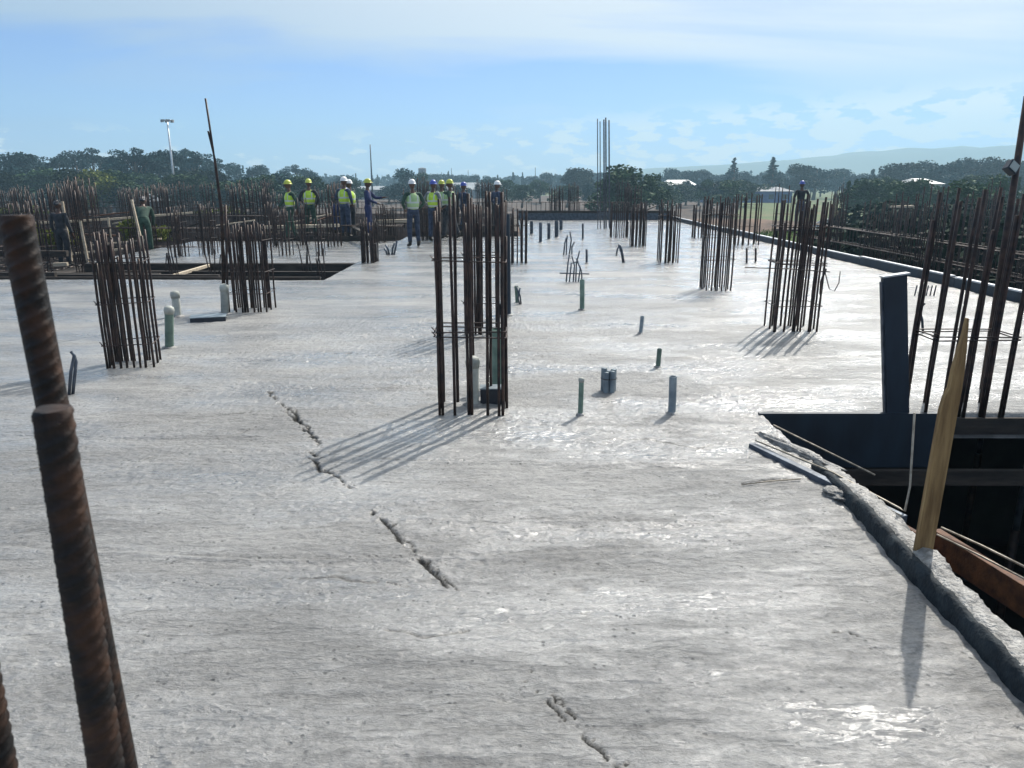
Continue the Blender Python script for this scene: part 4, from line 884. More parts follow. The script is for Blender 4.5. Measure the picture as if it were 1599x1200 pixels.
rod([P(874, 427, b.y), P(920, 428, b.y)], 0.012, 'short level bar tied across the nearer bent clump', m='steel_dark')

# ------------------------------------------------------------------ people
def evald(o):
    dg = bpy.context.evaluated_depsgraph_get(); e = o.evaluated_get(dg); me = bpy.data.meshes.new_from_object(e)
    bpy.data.objects.remove(o, do_unlink=True); return me
def skin_mesh(V, E, Rd, sub=1, rootv=0):
    me = bpy.data.meshes.new('t'); me.from_pydata(V, E, []); o = link(bpy.data.objects.new('t', me))
    sk = o.modifiers.new('s', 'SKIN')
    for i, v in enumerate(me.skin_vertices[0].data):
        r = Rd[i]; v.radius = r if isinstance(r, tuple) else (r, r); v.use_root = (i == rootv)
    su = o.modifiers.new('u', 'SUBSURF'); su.levels = sub; su.render_levels = sub
    return evald(o)
def pose(kind, rnd):
    J = dict(pel=(0, 0, .95), wai=(0, -.0, 1.08), che=(0, -.01, 1.27), nk=(0, .0, 1.46), hd=(0, -.02, 1.56))
    for s, n in ((-1, 'l'), (1, 'r')):
        J['sh' + n] = (s * .185, 0, 1.41); J['el' + n] = (s * .25, .02, 1.13); J['wr' + n] = (s * .25, -.08, .90); J['hp' + n] = (s * .09, 0, .90)
        J['kn' + n] = (s * .11, -.02, .50); J['an' + n] = (s * .12, .03, .09); J['to' + n] = (s * .15, -.13, .04)
    if kind == 'hips':
        for s, n in ((-1, 'l'), (1, 'r')): J['el' + n] = (s * .30, .05, 1.15); J['wr' + n] = (s * .19, -.12, 1.0)
    if kind == 'reach':
        J['elr'] = (.24, -.2, 1.2); J['wrr'] = (.20, -.42, 1.22); J['ell'] = (-.25, -.10, 1.14); J['wrl'] = (-.16, -.32, 1.06)
    if kind == 'bend':
        J['wai'] = (0, -.08, 1.06); J['che'] = (0, -.26, 1.18); J['nk'] = (0, -.42, 1.28); J['hd'] = (0, -.50, 1.35)
        for s, n in ((-1, 'l'), (1, 'r')): J['sh' + n] = (s * .18, -.38, 1.24); J['el' + n] = (s * .22, -.42, .98); J['wr' + n] = (s * .18, -.52, .76)
    if kind == 'step':
        J['knr'] = (.11, -.16, .52); J['anr'] = (.12, -.2, .09); J['tor'] = (.14, -.37, .04); J['knl'] = (-.11, .06, .50); J['anl'] = (-.12, .2, .12); J['tol'] = (-.14, .07, .04)
        J['elr'] = (.25, .10, 1.15); J['wrr'] = (.25, .08, .92); J['ell'] = (-.25, -.10, 1.15); J['wrl'] = (-.22, -.27, .98)
    return J
def person(px, py, rz, kind, label, helmet='helmet_yellow', vest='vest', top='cloth_dark', legs='denim', height=1.75, pos=None, seed=0):
    rnd = random.Random(seed); J = pose(kind, rnd); V3 = {k: Vector(v) for k, v in J.items()}
    loc = pos if pos is not None else G(px, py)
    root = empty('person', loc, rz); tag(root, label, 'person', 'workers on the slab'); s = height / 1.76; root.scale = (s, s, s)
    # body, one continuous surface with five-fingered hands
    V = []; E = []; Rd = []; ix = {}
    def av(k, co, r): ix[k] = len(V); V.append(tuple(co)); Rd.append(r)
    def ae(a, b): E.append((ix[a], ix[b]))
    for k, r in (('pel', (.115, .085)), ('wai', (.11, .08)), ('che', (.125, .085)), ('nk', .055), ('hd', .06)): av(k, V3[k], r)
    ae('pel', 'wai'); ae('wai', 'che'); ae('che', 'nk'); ae('nk', 'hd')
    for n in 'lr':
        for k, r in (('sh', .052), ('el', .043), ('wr', .029), ('hp', .085), ('kn', .058), ('an', .04), ('to', .035)): av(k + n, V3[k + n], r)
        ae('che', 'sh' + n); ae('sh' + n, 'el' + n); ae('el' + n, 'wr' + n); ae('pel', 'hp' + n); ae('hp' + n, 'kn' + n); ae('kn' + n, 'an' + n); ae('an' + n, 'to' + n)
        d = (V3['wr' + n] - V3['el' + n]).normalized(); side = d.cross(Vector((0, 0, 1)))
        if side.length < .1: side = Vector((0, 1, 0))
        side.normalize(); pm = V3['wr' + n] + d * .07; av('pa' + n, pm, (.036, .02)); ae('wr' + n, 'pa' + n)
        for q, (off, ln) in enumerate(((-.03, .07), (-.011, .08), (.009, .075), (.028, .06))):
            nk = 'f%d%s' % (q, n); av(nk, pm + d * .03 + side * off, .010); ae('pa' + n, nk); tip = nk + 't'; av(tip, pm + d * (.03 + ln) + side * off * 1.3 + Vector((0, -.012, 0)), .008); ae(nk, tip)
        av('th' + n, pm - side * .045, .011); ae('pa' + n, 'th' + n); av('tt' + n, pm + d * .04 - side * .06, .009); ae('th' + n, 'tt' + n)
    me = skin_mesh(V, E, Rd, 1)
    bm = bmesh.new(); bm.from_mesh(me)
    # head joined in: skull, jaw, nose, ears, eye hollows
    hc = V3['hd'] + Vector((0, -.005, .065))
    hv = bmesh.ops.create_uvsphere(bm, u_segments=20, v_segments=14, radius=1)['verts']
    for v in hv:
        x, y, z = v.co; f = 1.0
        if z < 0: f = 1 - .22 * (-z)
        yy = y * .098
        if y < -.75 and abs(x) < .25 and -.35 < z < .05: yy -= .022 * (1 - abs(x) / .25)
        if y < -.6 and .0 < z < .25 and .2 < abs(x) < .5: yy += .008
        if y < -.6 and -.55 < z < -.4 and abs(x) < .3: yy -= .005
        xx = x * .076 * f
        if abs(x) > .93 and abs(z) < .3: xx *= 1.14
        v.co = Vector((xx, yy, z * .118)) + hc
    bm.to_mesh(me); bm.free(); me.materials.clear(); me.materials.append(M['skin']); me.polygons.foreach_set('use_smooth', [True] * len(me.polygons))
    ob = link(bpy.data.objects.new('body', me)); ob.parent = root
    def garment(name, keys, rad, edges, m, sub=1):
        VV = [tuple(V3[k]) if isinstance(k, str) else tuple(k) for k in keys]; me = skin_mesh(VV, edges, rad, sub); me.materials.clear(); me.materials.append(M[m]); me.polygons.foreach_set('use_smooth', [True] * len(me.polygons))
        o = link(bpy.data.objects.new(name, me)); o.parent = root; return o
    tk = ['wai', 'hpl', 'hpr', 'knl', 'knr', 'anl', 'anr']
    garment('trousers', ['pel', 'wai', 'hpl', 'knl', 'anl', 'hpr', 'knr', 'anr'], [(.145, .115), (.135, .105), .10, .078, .062, .10, .078, .062], [(0, 1), (0, 2), (2, 3), (3, 4), (0, 5), (5, 6), (6, 7)], legs)
    garment('jacket', ['wai', 'pel', 'che', 'shl', 'ell', 'wrl', 'shr', 'elr', 'wrr'], [(.13, .10), (.14, .11), (.15, .105), .066, .052, .040, .066, .052, .040], [(1, 0), (0, 2), (2, 3), (3, 4), (4, 5), (2, 6), (6, 7), (7, 8)], top)
    if vest:
        ch = V3['che']; up = (V3['nk'] - V3['che']); sl_, sr_ = V3['shl'].lerp(V3['nk'], .22) - Vector((0, 0, .03)), V3['shr'].lerp(V3['nk'], .22) - Vector((0, 0, .03))
        garment('vest', ['pel', 'wai', 'che', tuple(sl_), tuple(sr_)], [(.180, .150), (.170, .145), (.205, .150), .105, .105], [(0, 1), (1, 2), (2, 3), (2, 4)], vest)
    for n in 'lr':
        a = V3['an' + n]; t_ = V3['to' + n]; bo = garment('boot', [tuple(a + Vector((0, 0, .12))), tuple(a - Vector((0, 0, .02))), tuple(t_), ], [.058, .052, .045], [(0, 1), (1, 2)], 'boot')
    if helmet:
        vs = []; fs = []; n = 20; rings = [(1.28, -.012), (1.27, -.004), (1.04, .0), (1.02, .03), (.9, .062), (.68, .09), (.38, .108), (.12, .114)]
        hcen = hc + Vector((0, 0, .035))
        for (r_, z_) in rings:
            for k in range(n):
                a = 2 * math.pi * k / n; br = 1.0 + (0.14 if (r_ > 1.2 and math.sin(a) < -.4) else 0)
                vs.append(tuple(hcen + Vector((.092 * r_ * math.cos(a) * (1 if r_ < 1.2 else .93), .112 * r_ * math.sin(a) * br, z_))))
        for j in range(len(rings) - 1):
            for k in range(n): q = j * n + k; q2 = j * n + (k + 1) % n; fs.append((q, q2, q2 + n, q + n))
        fs.append(tuple(range((len(rings) - 1) * n, len(rings) * n)))
        mb = MB(); mb.add(vs, fs); mb.build('helmet', M[helmet], root, smooth=True)
    else:
        lump_mesh('hair', hc + Vector((0, .012, .03)), .08, .10, .10, 4, M['plastic_black'], parent=root)
    return root
PI = math.pi
person(457, 377, R(-50), 'step', 'worker in yellow helmet and vest striding at the left of the group', 'helmet_yellow', 'vest', 'cloth_green', 'cloth_green', 1.76, seed=1)
person(487, 370, R(180), 'hips', 'worker seen from behind in bright yellow vest and dark green trousers', 'helmet_yellow', 'vest', 'cloth_dark', 'cloth_green', 1.80, seed=2)
person(528, 366, R(150), 'bend', 'worker in dark blue bending forward between the vested workers', 'helmet_blue', None, 'cloth_dark', 'cloth_blue', 1.72, seed=3)
person(541, 372, R(150), 'hips', 'worker in yellow vest with white helmet standing left of another white helmet', 'helmet_white', 'vest', 'denim', 'denim', 1.86, seed=4)
person(550, 371, R(240), 'reach', 'worker in yellow vest with white helmet standing right in the close pair', 'helmet_white', 'vest', 'cloth_green', 'cloth_dark', 1.78, seed=5)
person(577, 374, R(90), 'reach', 'worker in dark blue jacket with yellow helmet facing right', 'helmet_yellow', None, 'cloth_blue', 'cloth_blue', 1.80, seed=6)
person(647, 386, R(205), 'hips', 'worker in pale patterned green vest standing alone nearest the camera', 'helmet_white', 'vest_pale', 'cloth_green', 'denim', 1.77, seed=7)
person(678, 378, R(150), 'hips', 'worker with blue helmet and bright yellow vest left of the middle cage', 'helmet_blue', 'vest', 'cloth_grey', 'denim', 1.76, seed=8)
person(691, 372, R(160), 'reach', 'worker in pale vest and pale helmet right of the blue helmet', 'helmet_yellow', 'vest_pale', 'cloth_green', 'cloth_dark', 1.76, seed=9)
person(705, 374, R(250), 'step', 'worker in pale vest seen through the left bars of the middle cage', 'helmet_yellow', 'vest_pale', 'cloth_green', 'cloth_dark', 1.78, seed=10)
person(724, 366, R(120), 'step', 'worker in dark clothes partly behind the middle cage bars', 'helmet_blue', None, 'denim', 'denim', 1.70, seed=11)
person(776, 368, R(120), 'hips', 'worker in dark blue with white helmet behind the right bars of the middle cage', 'helmet_white', None, 'denim', 'cloth_dark', 1.74, seed=12)
q = P(88, 312, 17.5); person(0, 0, R(170), 'stand', 'person in black jacket standing among bars at far left', None, None, 'cloth_dark', 'cloth_dark', 1.52, pos=Vector((q.x, 17.5, -0.2)), seed=15)
q = P(205, 312, 20); person(0, 0, R(200), 'bend', 'person in dark green stooping among the bars behind the near left cage', None, None, 'cloth_green', 'cloth_green', 1.75, pos=Vector((q.x, 20.5, -0.2)), seed=16)
q = P(1252, 312, 30); person(0, 0, R(185), 'hips', 'person in dark clothes seen just above the plump right cage', 'helmet_blue', None, 'cloth_dark', 'denim', 1.80, pos=Vector((P(1252, 300, 30).x, 30, -0.05)), seed=17)
st_ = empty('site_stand', (P(1252, 300, 30).x, 30, -3.2)); tag(st_, 'timber trestle carrying the person beyond the right edge board', 'trestle')
mb = MB(); mb.box((-0.8, -0.5, 3.08), (0.8, 0.5, 3.14)); mb.build('deck_board', M['timber_dark'], st_)
for sx in (-.7, .7):
    for sy in (-.4, .4): mb = MB(); mb.box((sx - .05, sy - .05, 0), (sx + .05, sy + .05, 3.08)); mb.build('leg', M['timber_dark'], st_)

# ------------------------------------------------------------------ lower level cages and bars on the right
rr = random.Random(21)
spots = [(9.2, 13.2), (10.6, 13.8), (9.0, 16.5), (11.6, 16.8), (9.4, 20.0), (12.6, 20.5), (14.6, 17.0), (9.3, 24.5), (12.8, 25), (16, 22), (9.0, 10.8), (13.2, 14.2), (10.1, 12.2), (11.8, 12.6), (10.4, 15.2), (13.0, 16.0), (9.3, 18.2), (11.0, 18.8), (13.8, 19.0), (9.2, 22.2), (11.2, 22.6), (14.2, 23.0), (9.6, 27.5), (12.0, 28.5)]
low = []
for i, (xv, yv) in enumerate(spots):
    lab = 'tall cage from the ground beyond the right board, %s' % ['nearest the lamp pole', 'second beside the nearest', 'in the second rank left', 'in the second rank right', 'in the third rank left', 'in the third rank right', 'far right in the second rank', 'farthest rank left', 'farthest rank middle', 'farthest rank right', 'closest to the slab corner', 'behind the lamp pole', 'between the pole and the near corner', 'just right of the pole', 'between first and second ranks', 'right of the second rank', 'between second and third ranks left', 'between second and third ranks middle', 'between second and third ranks right', 'behind the third rank left', 'behind the third rank middle', 'behind the third rank right', 'last of all left', 'last of all right'][i]
    if i < 2:
        c = cage(0, 0, 0.4, 0.4, 4.5, lab, nx=4, ny=3, r=0.014, ties=tuple(np.arange(0.3, 3.8, 0.28)), seed=200 + i, z0=0, hvar=0.25, group='cages rising from the ground on the right')
        low.append(c); 
    else:
        if i == 2: kids_cache()
        c = copy_tree(low[i % 2]); c['label'] = lab
    c.location = (xv, yv, -3.2); c.rotation_euler = (0, 0, rr.uniform(-.5, .5)); c.scale = (1, 1, rr.uniform(.92, 1.08))
def low_beam(xa, ya, xb, yb, z, label):
    L = math.hypot(xb - xa, yb - ya); r0 = beam_cage(0, L, 0, 0, 0.4, label, 0.22); r0.location = ((xa + xb) / 2, (ya + yb) / 2, z); r0.rotation_euler = (0, 0, math.atan2(yb - ya, xb - xa))
low_beam(8.8, 13.4, 16, 13.9, 0.0, 'beam cage held up between the tall cages on the right, nearest')
low_beam(9.1, 10.5, 9.4, 25, 0.05, 'beam cage running away beside the right edge board')
plank(P(1392, 322, 24), P(1425, 321, 24), 0.2, 0.06, 'pale plank among the tall cages on the right')

# ------------------------------------------------------------------ trees
def leafcloud(blobs, nleaf, size, rnd, flat=1.0):
    V = np.zeros((nleaf * 4, 3)); tot = sum(b[3] for b in blobs); k = 0; faces = []
    for (cx, cy, cz, wgt, rx, rz_) in blobs:
        n = int(nleaf * wgt / tot)
        for _ in range(n):
            if k >= nleaf: break
            # mostly near the blob's skin
            d = Vector((rnd.gauss(0, 1), rnd.gauss(0, 1), rnd.gauss(0, 1))).normalized(); rad = 1 - abs(rnd.gauss(0, .28)); rad = max(.1, rad) * rnd.uniform(.85, 1.12)
            c = Vector((cx + d.x * rx * rad, cy + d.y * rx * rad, cz + d.z * rz_ * rad))
            u = Vector((rnd.gauss(0, 1), rnd.gauss(0, 1), rnd.gauss(0, .6))).normalized(); w = u.cross(Vector((rnd.gauss(0, 1), rnd.gauss(0, 1), rnd.gauss(0, 1)))).normalized()
            s = size * rnd.uniform(.6, 1.4)
            for q, (a, b) in enumerate(((-1, -.5), (.6, -.7), (1, .5), (-.5, .7))): V[k * 4 + q] = c + u * a * s + w * b * s
            faces.append((4 * k, 4 * k + 1, 4 * k + 2, 4 * k + 3)); k += 1
    return V[:k * 4], faces
def tree_proto(kind, seed):
    rnd = random.Random(seed); blobs = []; trunk = MB(); limbs = []
    if kind == 'umbrella':     # tall, open, flat-topped; height 10
        for i in range(11):
            a = rnd.uniform(0, 2 * PI); r = rnd.uniform(.3, 3.6); z = 8.6 - 0.10 * r * r + rnd.uniform(-1.4, .5); blobs.append((r * math.cos(a), r * math.sin(a), z, 1.0, rnd.uniform(.8, 1.6), rnd.uniform(.4, .75)))
        for i in range(4):
            a = rnd.uniform(0, 2 * PI); r = rnd.uniform(.5, 2.2); blobs.append((r * math.cos(a), r * math.sin(a), rnd.uniform(4.4, 6.2), .7, rnd.uniform(.7, 1.2), rnd.uniform(.4, .7)))
        n, size, th = 2600, .13, .22
    elif kind == 'round':      # broad dense; height 8
        for i in range(17):
            a = rnd.uniform(0, 2 * PI); r = rnd.uniform(0, 3.3); z = 5.4 - 0.11 * r * r + rnd.uniform(-2.2, 1.5); blobs.append((r * math.cos(a), r * math.sin(a), z, 1.0, rnd.uniform(.9, 1.6), rnd.uniform(.7, 1.3)))
        n, size, th = 3200, .17, .28
    elif kind == 'tall':       # narrow ragged; height 11
        for i in range(14):
            z = rnd.uniform(2.5, 10.4); r = rnd.uniform(0, 1.3) * (1.1 - z / 14); a = rnd.uniform(0, 2 * PI); blobs.append((r * math.cos(a), r * math.sin(a), z, 1.0, rnd.uniform(.5, 1.25) * (1.25 - z / 12), rnd.uniform(.6, 1.1)))
        n, size, th = 2200, .16, .18
    elif kind == 'conifer':
        for i in range(16):
            z = 1.6 + i * .6; r = 2.1 * (1 - z / 12); 
            for q in range(2): a = rnd.uniform(0, 2 * PI); blobs.append((r * .6 * math.cos(a), r * .6 * math.sin(a), z, r + .15, r * .75, .35))
        n, size, th = 2200, .15, .2
    else:                      # shrub; height 3
        for i in range(10):
            a = rnd.uniform(0, 2 * PI); r = rnd.uniform(0, 1.4); blobs.append((r * math.cos(a), r * math.sin(a), rnd.uniform(.6, 2.3) - .2 * r, 1, rnd.uniform(.5, .9), rnd.uniform(.4, .8)))
        n, size, th = 1500, .10, .07
    top = max(b[2] for b in blobs); base = min(b[2] for b in blobs)
    bend = (rnd.uniform(-.4, .4), rnd.uniform(-.4, .4)); sc = 1 if kind != 'shrub' else .3
    trunk.tube([(0, 0, 0), (bend[0] * .3 * sc, bend[1] * .3 * sc, base * .5), (bend[0] * sc, bend[1] * sc, (base + top) / 2), (bend[0] * .6 * sc, bend[1] * .6 * sc, top * .97)], [th * 1.3, th, th * .6, th * .15], 8)
    for b in blobs:
        z0 = max(.2, min(b[2] - .8, (b[2] * .65))); f = z0 / top
        trunk.tube([(bend[0] * sc * min(1, f * 2), bend[1] * sc * min(1, f * 2), z0), (b[0] * .5, b[1] * .5, (z0 + b[2]) / 2 + .15), (b[0], b[1], b[2])], [th * .4, th * .25, th * .08], 5)
    V, fs = leafcloud(blobs, n, size, rnd)
    me = bpy.data.meshes.new('crown'); me.from_pydata(V.tolist(), [], fs); me.update()
    tm = bpy.data.meshes.new('trunk'); tm.from_pydata(trunk.v, [], trunk.f); tm.materials.append(M['bark']); tm.polygons.foreach_set('use_smooth', [True] * len(tm.polygons))
    return me, tm, max(v[2] for v in V), (max(V[:, 0]) - min(V[:, 0]))
TP = {}
for kd, nvar in (('umbrella', 4), ('round', 3), ('tall', 3), ('conifer', 2), ('shrub', 3)):
    for i in range(nvar): TP[(kd, i)] = tree_proto(kd, hash((len(kd), i)) % 1000 + i * 7)
MCACHE = {}
def tree(px, ptop, dist, kind, label, leaf='leaf_hazed', wscale=1.0, gz_=-3.2, name=None, group=None, rnd=random.Random(3), h=None):
    var = rnd.randrange(len([1 for k in TP if k[0] == kind])); me, tm, hh, ww = TP[(kind, var)]
    key = (kind, var, leaf)
    if key not in MCACHE:
        m2 = me.copy(); m2.materials.clear(); m2.materials.append(M[leaf]); MCACHE[key] = m2
    t = P(px, ptop, dist); hgt = (t.z - gz_) if h is None else h
    s = hgt / hh; root = empty(name or {'umbrella': 'flat_crowned_tree', 'round': 'broad_tree', 'tall': 'tall_tree', 'conifer': 'pointed_tree', 'shrub': 'shrub'}[kind], (t.x, dist, gz_), rnd.uniform(0, 6.28))
    tag(root, label, 'tree' if kind != 'shrub' else 'shrub', group); ws = s * wscale; root.scale = (ws, ws, s)
    c = link(bpy.data.objects.new('crown', MCACHE[key])); c.parent = root
    u = link(bpy.data.objects.new('trunk', tm)); u.parent = root
    return root
tr = random.Random(8)
# left skyline of tall flat-crowned trees
sk = [(8, 240), (32, 236), (58, 240), (88, 243), (113, 239), (141, 231), (160, 243), (185, 243), (205, 230), (226, 237), (246, 233), (262, 240), (280, 231), (300, 236), (314, 242), (338, 247), (371, 254), (392, 258), (410, 257), (438, 263), (462, 257), (482, 262)]
for i, (px, ty) in enumerate(sk):
    tree(px, ty, 150 + tr.uniform(-15, 35) + (px > 330) * 60, tr.choice(['umbrella', 'umbrella', 'round']) if ty < 262 else 'round', 'dark tall tree on the left skyline, %s from the left' % ORD[i], 'leaf_hazed', tr.uniform(.8, 1.15), group='left skyline trees', rnd=tr)
# lower trees in front of them
for i in range(26):
    px = -20 + i * 20 + tr.uniform(-6, 6); tree(px, 266 + tr.uniform(-7, 10) + (px > 330) * 8, 120 + tr.uniform(-15, 15), 'round', 'low green tree in front of the left skyline, %s from the left' % ORD[i], tr.choice(['leaf_hazed', 'leaf_mid', 'leaf_dark']), tr.uniform(1.0, 1.5), group='low trees on the left', rnd=tr)
# centre line, far away
for i in range(34):
    px = 490 + i * 17 + tr.uniform(-6, 6); kd = tr.choice(['round', 'round', 'conifer', 'tall']); ty = (272 if kd == 'round' else 270) + tr.uniform(-4, 4)
    tree(px, ty, 300 + tr.uniform(-40, 80), kd, 'small far tree along the middle horizon, %s from the left' % ORD[i], 'leaf_hazed', tr.uniform(1.0, 1.6) if kd == 'round' else 1.0, group='far trees on the middle horizon', rnd=tr)
tree(637, 262, 190, 'round', 'broad tree above the lone worker with the patterned vest', 'leaf_hazed', 1.3, rnd=tr)
tree(660, 268, 190, 'round', 'smaller tree joined to the broad tree behind the lone worker', 'leaf_mid', 1.1, rnd=tr)
tree(898, 261, 210, 'round', 'dark blue green tree left of the tall bar bundle', 'leaf_dark', 1.3, rnd=tr); tree(915, 263, 215, 'round', 'dark tree touching the tall bar bundle', 'leaf_dark', 1.2, rnd=tr)
tree(986, 256, 95, 'round', 'large rounded tree right of the tall bar bundle', 'leaf_mid', 1.45, rnd=tr); tree(963, 266, 97, 'round', 'lower rounded tree overlapping the tall bar bundle', 'leaf_mid', 1.2, rnd=tr); tree(1012, 270, 96, 'round', 'low crown on the right flank of the large rounded tree', 'leaf_mid', 1.1, rnd=tr)
# right line
for i in range(34):
    px = 1035 + i * 18 + tr.uniform(-6, 6); kd = tr.choice(['round', 'tall', 'round', 'umbrella']); ty = 268 + tr.uniform(-7, 5) - max(0, (px - 1400)) * 0.06
    tree(px, ty, 240 + tr.uniform(-30, 70), kd, 'haze tinted tree on the right horizon, %s from the left' % ORD[i], 'leaf_hazed', tr.uniform(1.0, 1.6), group='right horizon trees', rnd=tr)
tree(1147, 246, 220, 'conifer', 'pointed tree standing clear above the right horizon, left of the taller one', 'leaf_hazed', 1.5, rnd=tr)
tree(1209, 245, 200, 'conifer', 'tallest pointed tree above the right horizon', 'leaf_hazed', 1.7, rnd=tr)
for i, (px, ty) in enumerate(((1255, 255), (1275, 258), (1385, 255), (1425, 253), (1455, 250), (1478, 252), (1505, 246), (1530, 244), (1552, 248), (1590, 250))):
    tree(px, ty, 200 + tr.uniform(-20, 20), 'round', 'larger tree swelling above the right horizon, %s from the left' % ORD[i], tr.choice(['leaf_hazed', 'leaf_dark']), 1.3, group='larger right trees', rnd=tr)
for i in range(20):
    px = 1320 + i * 15 + tr.uniform(-6, 6); tree(px, 282 + tr.uniform(-13, 12), 90 + tr.uniform(-25, 40), tr.choice(['round', 'round', 'tall']), 'low dark tree behind the tall cages on the right, %s from the left' % ORD[i], 'leaf_mid', tr.uniform(.9, 1.4), group='low trees on the right', rnd=tr)
# shrubs beside the site
k = 0
for px, ty, d in ((1360, 330, 33), (1390, 330, 31), (1420, 335, 30), (1450, 335, 29), (1480, 335, 30), (1510, 330, 28), (1545, 335, 27), (1575, 330, 29), (1600, 325, 30), (1375, 350, 27), (1405, 352, 26), (1440, 350, 25), (1470, 350, 25), (1500, 345, 24), (1530, 350, 24), (1565, 345, 24),
                  (1375, 315, 52), (1410, 312, 50), (1450, 315, 50), (1490, 310, 48), (1530, 312, 46), (1570, 315, 46), (1590, 310, 44)):
    tree(px, ty, d, 'shrub', 'dark bushy shrub below the tall cages on the right, %s of the thicket' % ORD[k], 'leaf_dark', tr.uniform(1.0, 1.5), group='thicket on the right', rnd=tr); k += 1
k = 0
for px, ty, d in ((60, 345, 26), (85, 350, 22), (35, 350, 25), (212, 338, 24.5), (232, 345, 24), (245, 352, 24.4), (20, 320, 40), (55, 318, 44), (310, 322, 45)):
    tree(px, ty, d, 'shrub', 'yellow green weed bush between the cages on the left, %s from the left' % ORD[k], 'leaf_yellow', 1.0, gz_=-0.3, group='weeds on the left', rnd=tr, h=None) if d < 30 else tree(px, ty, 52, 'shrub', 'olive bush behind the last cages on the left, %s' % ORD[k], 'leaf_yellow', 1.0, group='olive bushes', rnd=tr); k += 1
tree(150, 263, 105, 'round', 'bright yellow green tree among the dark ones on the left', 'leaf_yellow', 1.2, rnd=tr)

for i in range(24):
    px = 1025 + i * 13 + tr.uniform(-5, 5)
    if px > 1172: continue
    tree(px, 285 + tr.uniform(-6, 5), 150 + tr.uniform(-20, 20), 'round', 'bush in front of the far houses on the right, %s from the left' % ORD[i], tr.choice(['leaf_hazed', 'leaf_mid']), tr.uniform(1.0, 1.6), group='bushes by the far houses', rnd=tr)
for i in range(16):
    px = 500 + i * 32 + tr.uniform(-10, 10); tree(px, 285 + tr.uniform(-7, 4), 165 + tr.uniform(-20, 20), 'round', 'bush behind the workers on the middle horizon, %s from the left' % ORD[i], tr.choice(['leaf_hazed', 'leaf_mid']), tr.uniform(1.0, 1.6), group='bushes behind the workers', rnd=tr)
# green bank and far wood
def bank(name, pts, h, m, label):
    mb = MB(); n = 24; vs = []; fs = []; rn = random.Random(2)
    for i in range(n + 1):
        t = i / n; x = pts[0][0] + (pts[1][0] - pts[0][0]) * t; y = pts[0][1] + (pts[1][1] - pts[0][1]) * t; e = math.sin(PI * t) ** .4
        for j, (dy, z) in enumerate(((-5, 0), (-3, .45), (-1.2, .85), (0, 1.0), (2, .9), (5, 0))): vs.append((x + rn.uniform(-.2, .2), y + dy, -3.25 + h * z * e * (1 + rn.uniform(-.1, .1))))
    for i in range(n):
        for j in range(5): a = i * 6 + j; fs.append((a, a + 6, a + 7, a + 1))
    mb.add(vs, fs); o = mb.build(name, m, smooth=True); tag(o, label, None, kind='structure'); return o
M['grass'] = mat('grass', (0.05, 0.09, 0.015), (0.13, 0.19, 0.03), 0.6, 0.9, 0, 0.6, bdist=0.1)
bank('grass_bank', ((14.5, 52), (24.5, 46)), 1.9, M['grass'], 'bright green grassy bank beyond the right edge board')
M['soil'] = mat('soil', (0.06, 0.04, 0.028), (0.15, 0.09, 0.06), 0.5, 0.95, 0, 0.6, bdist=0.1)
bank('soil_bank', ((-60, 62), (-8, 58)), 1.6, M['soil'], 'brown heaped soil behind the cages on the left')
bank('soil_bank', ((-2, 85), (40, 80)), 1.2, M['soil'], 'brown heaped soil beyond the far end of the slab')
wood = []; rw = random.Random(12); bl = []
for i in range(260):
    xx = rw.uniform(-420, 620); bl.append((xx, rw.uniform(420, 520), -3.2 + rw.uniform(2, 6), 1, rw.uniform(5, 10), rw.uniform(2.5, 5)))
V, fs = leafcloud(bl, 14000, 1.3, rw); me = bpy.data.meshes.new('far_wood'); me.from_pydata(V.tolist(), [], fs); me.materials.append(M['leaf_hazed']); fw = link(bpy.data.objects.new('far_wood', me)); tag(fw, 'continuous hazy blue wood along the whole horizon', 'wood', kind='stuff')
# tussocks on the green bank
gr = MB(); rg = random.Random(3)
for i in range(2500):
    t = rg.random(); x = 14.5 + 10 * t + rg.uniform(-.6, .6); y = 52 - 6 * t + rg.uniform(-4.5, 2); hb = 1.9 * math.sin(PI * max(0.02, min(.98, t))) ** .4; dy = y - (52 - 6 * t)
    z = -3.25 + hb * float(np.interp(dy, [-5, -3, -1.2, 0, 2, 5], [0, .45, .85, 1, .9, 0])); s = rg.uniform(.15, .4); a = rg.uniform(0, PI)
    gr.add([(x, y, z - .05), (x + .10 * math.cos(a), y + .1 * math.sin(a), z - .05), (x + rg.uniform(-.15, .15), y, z + s)], [(0, 1, 2)])
tag(gr.build('bank_grass', M['grass']), 'tufts of grass covering the bright green bank', 'grass', kind='stuff')

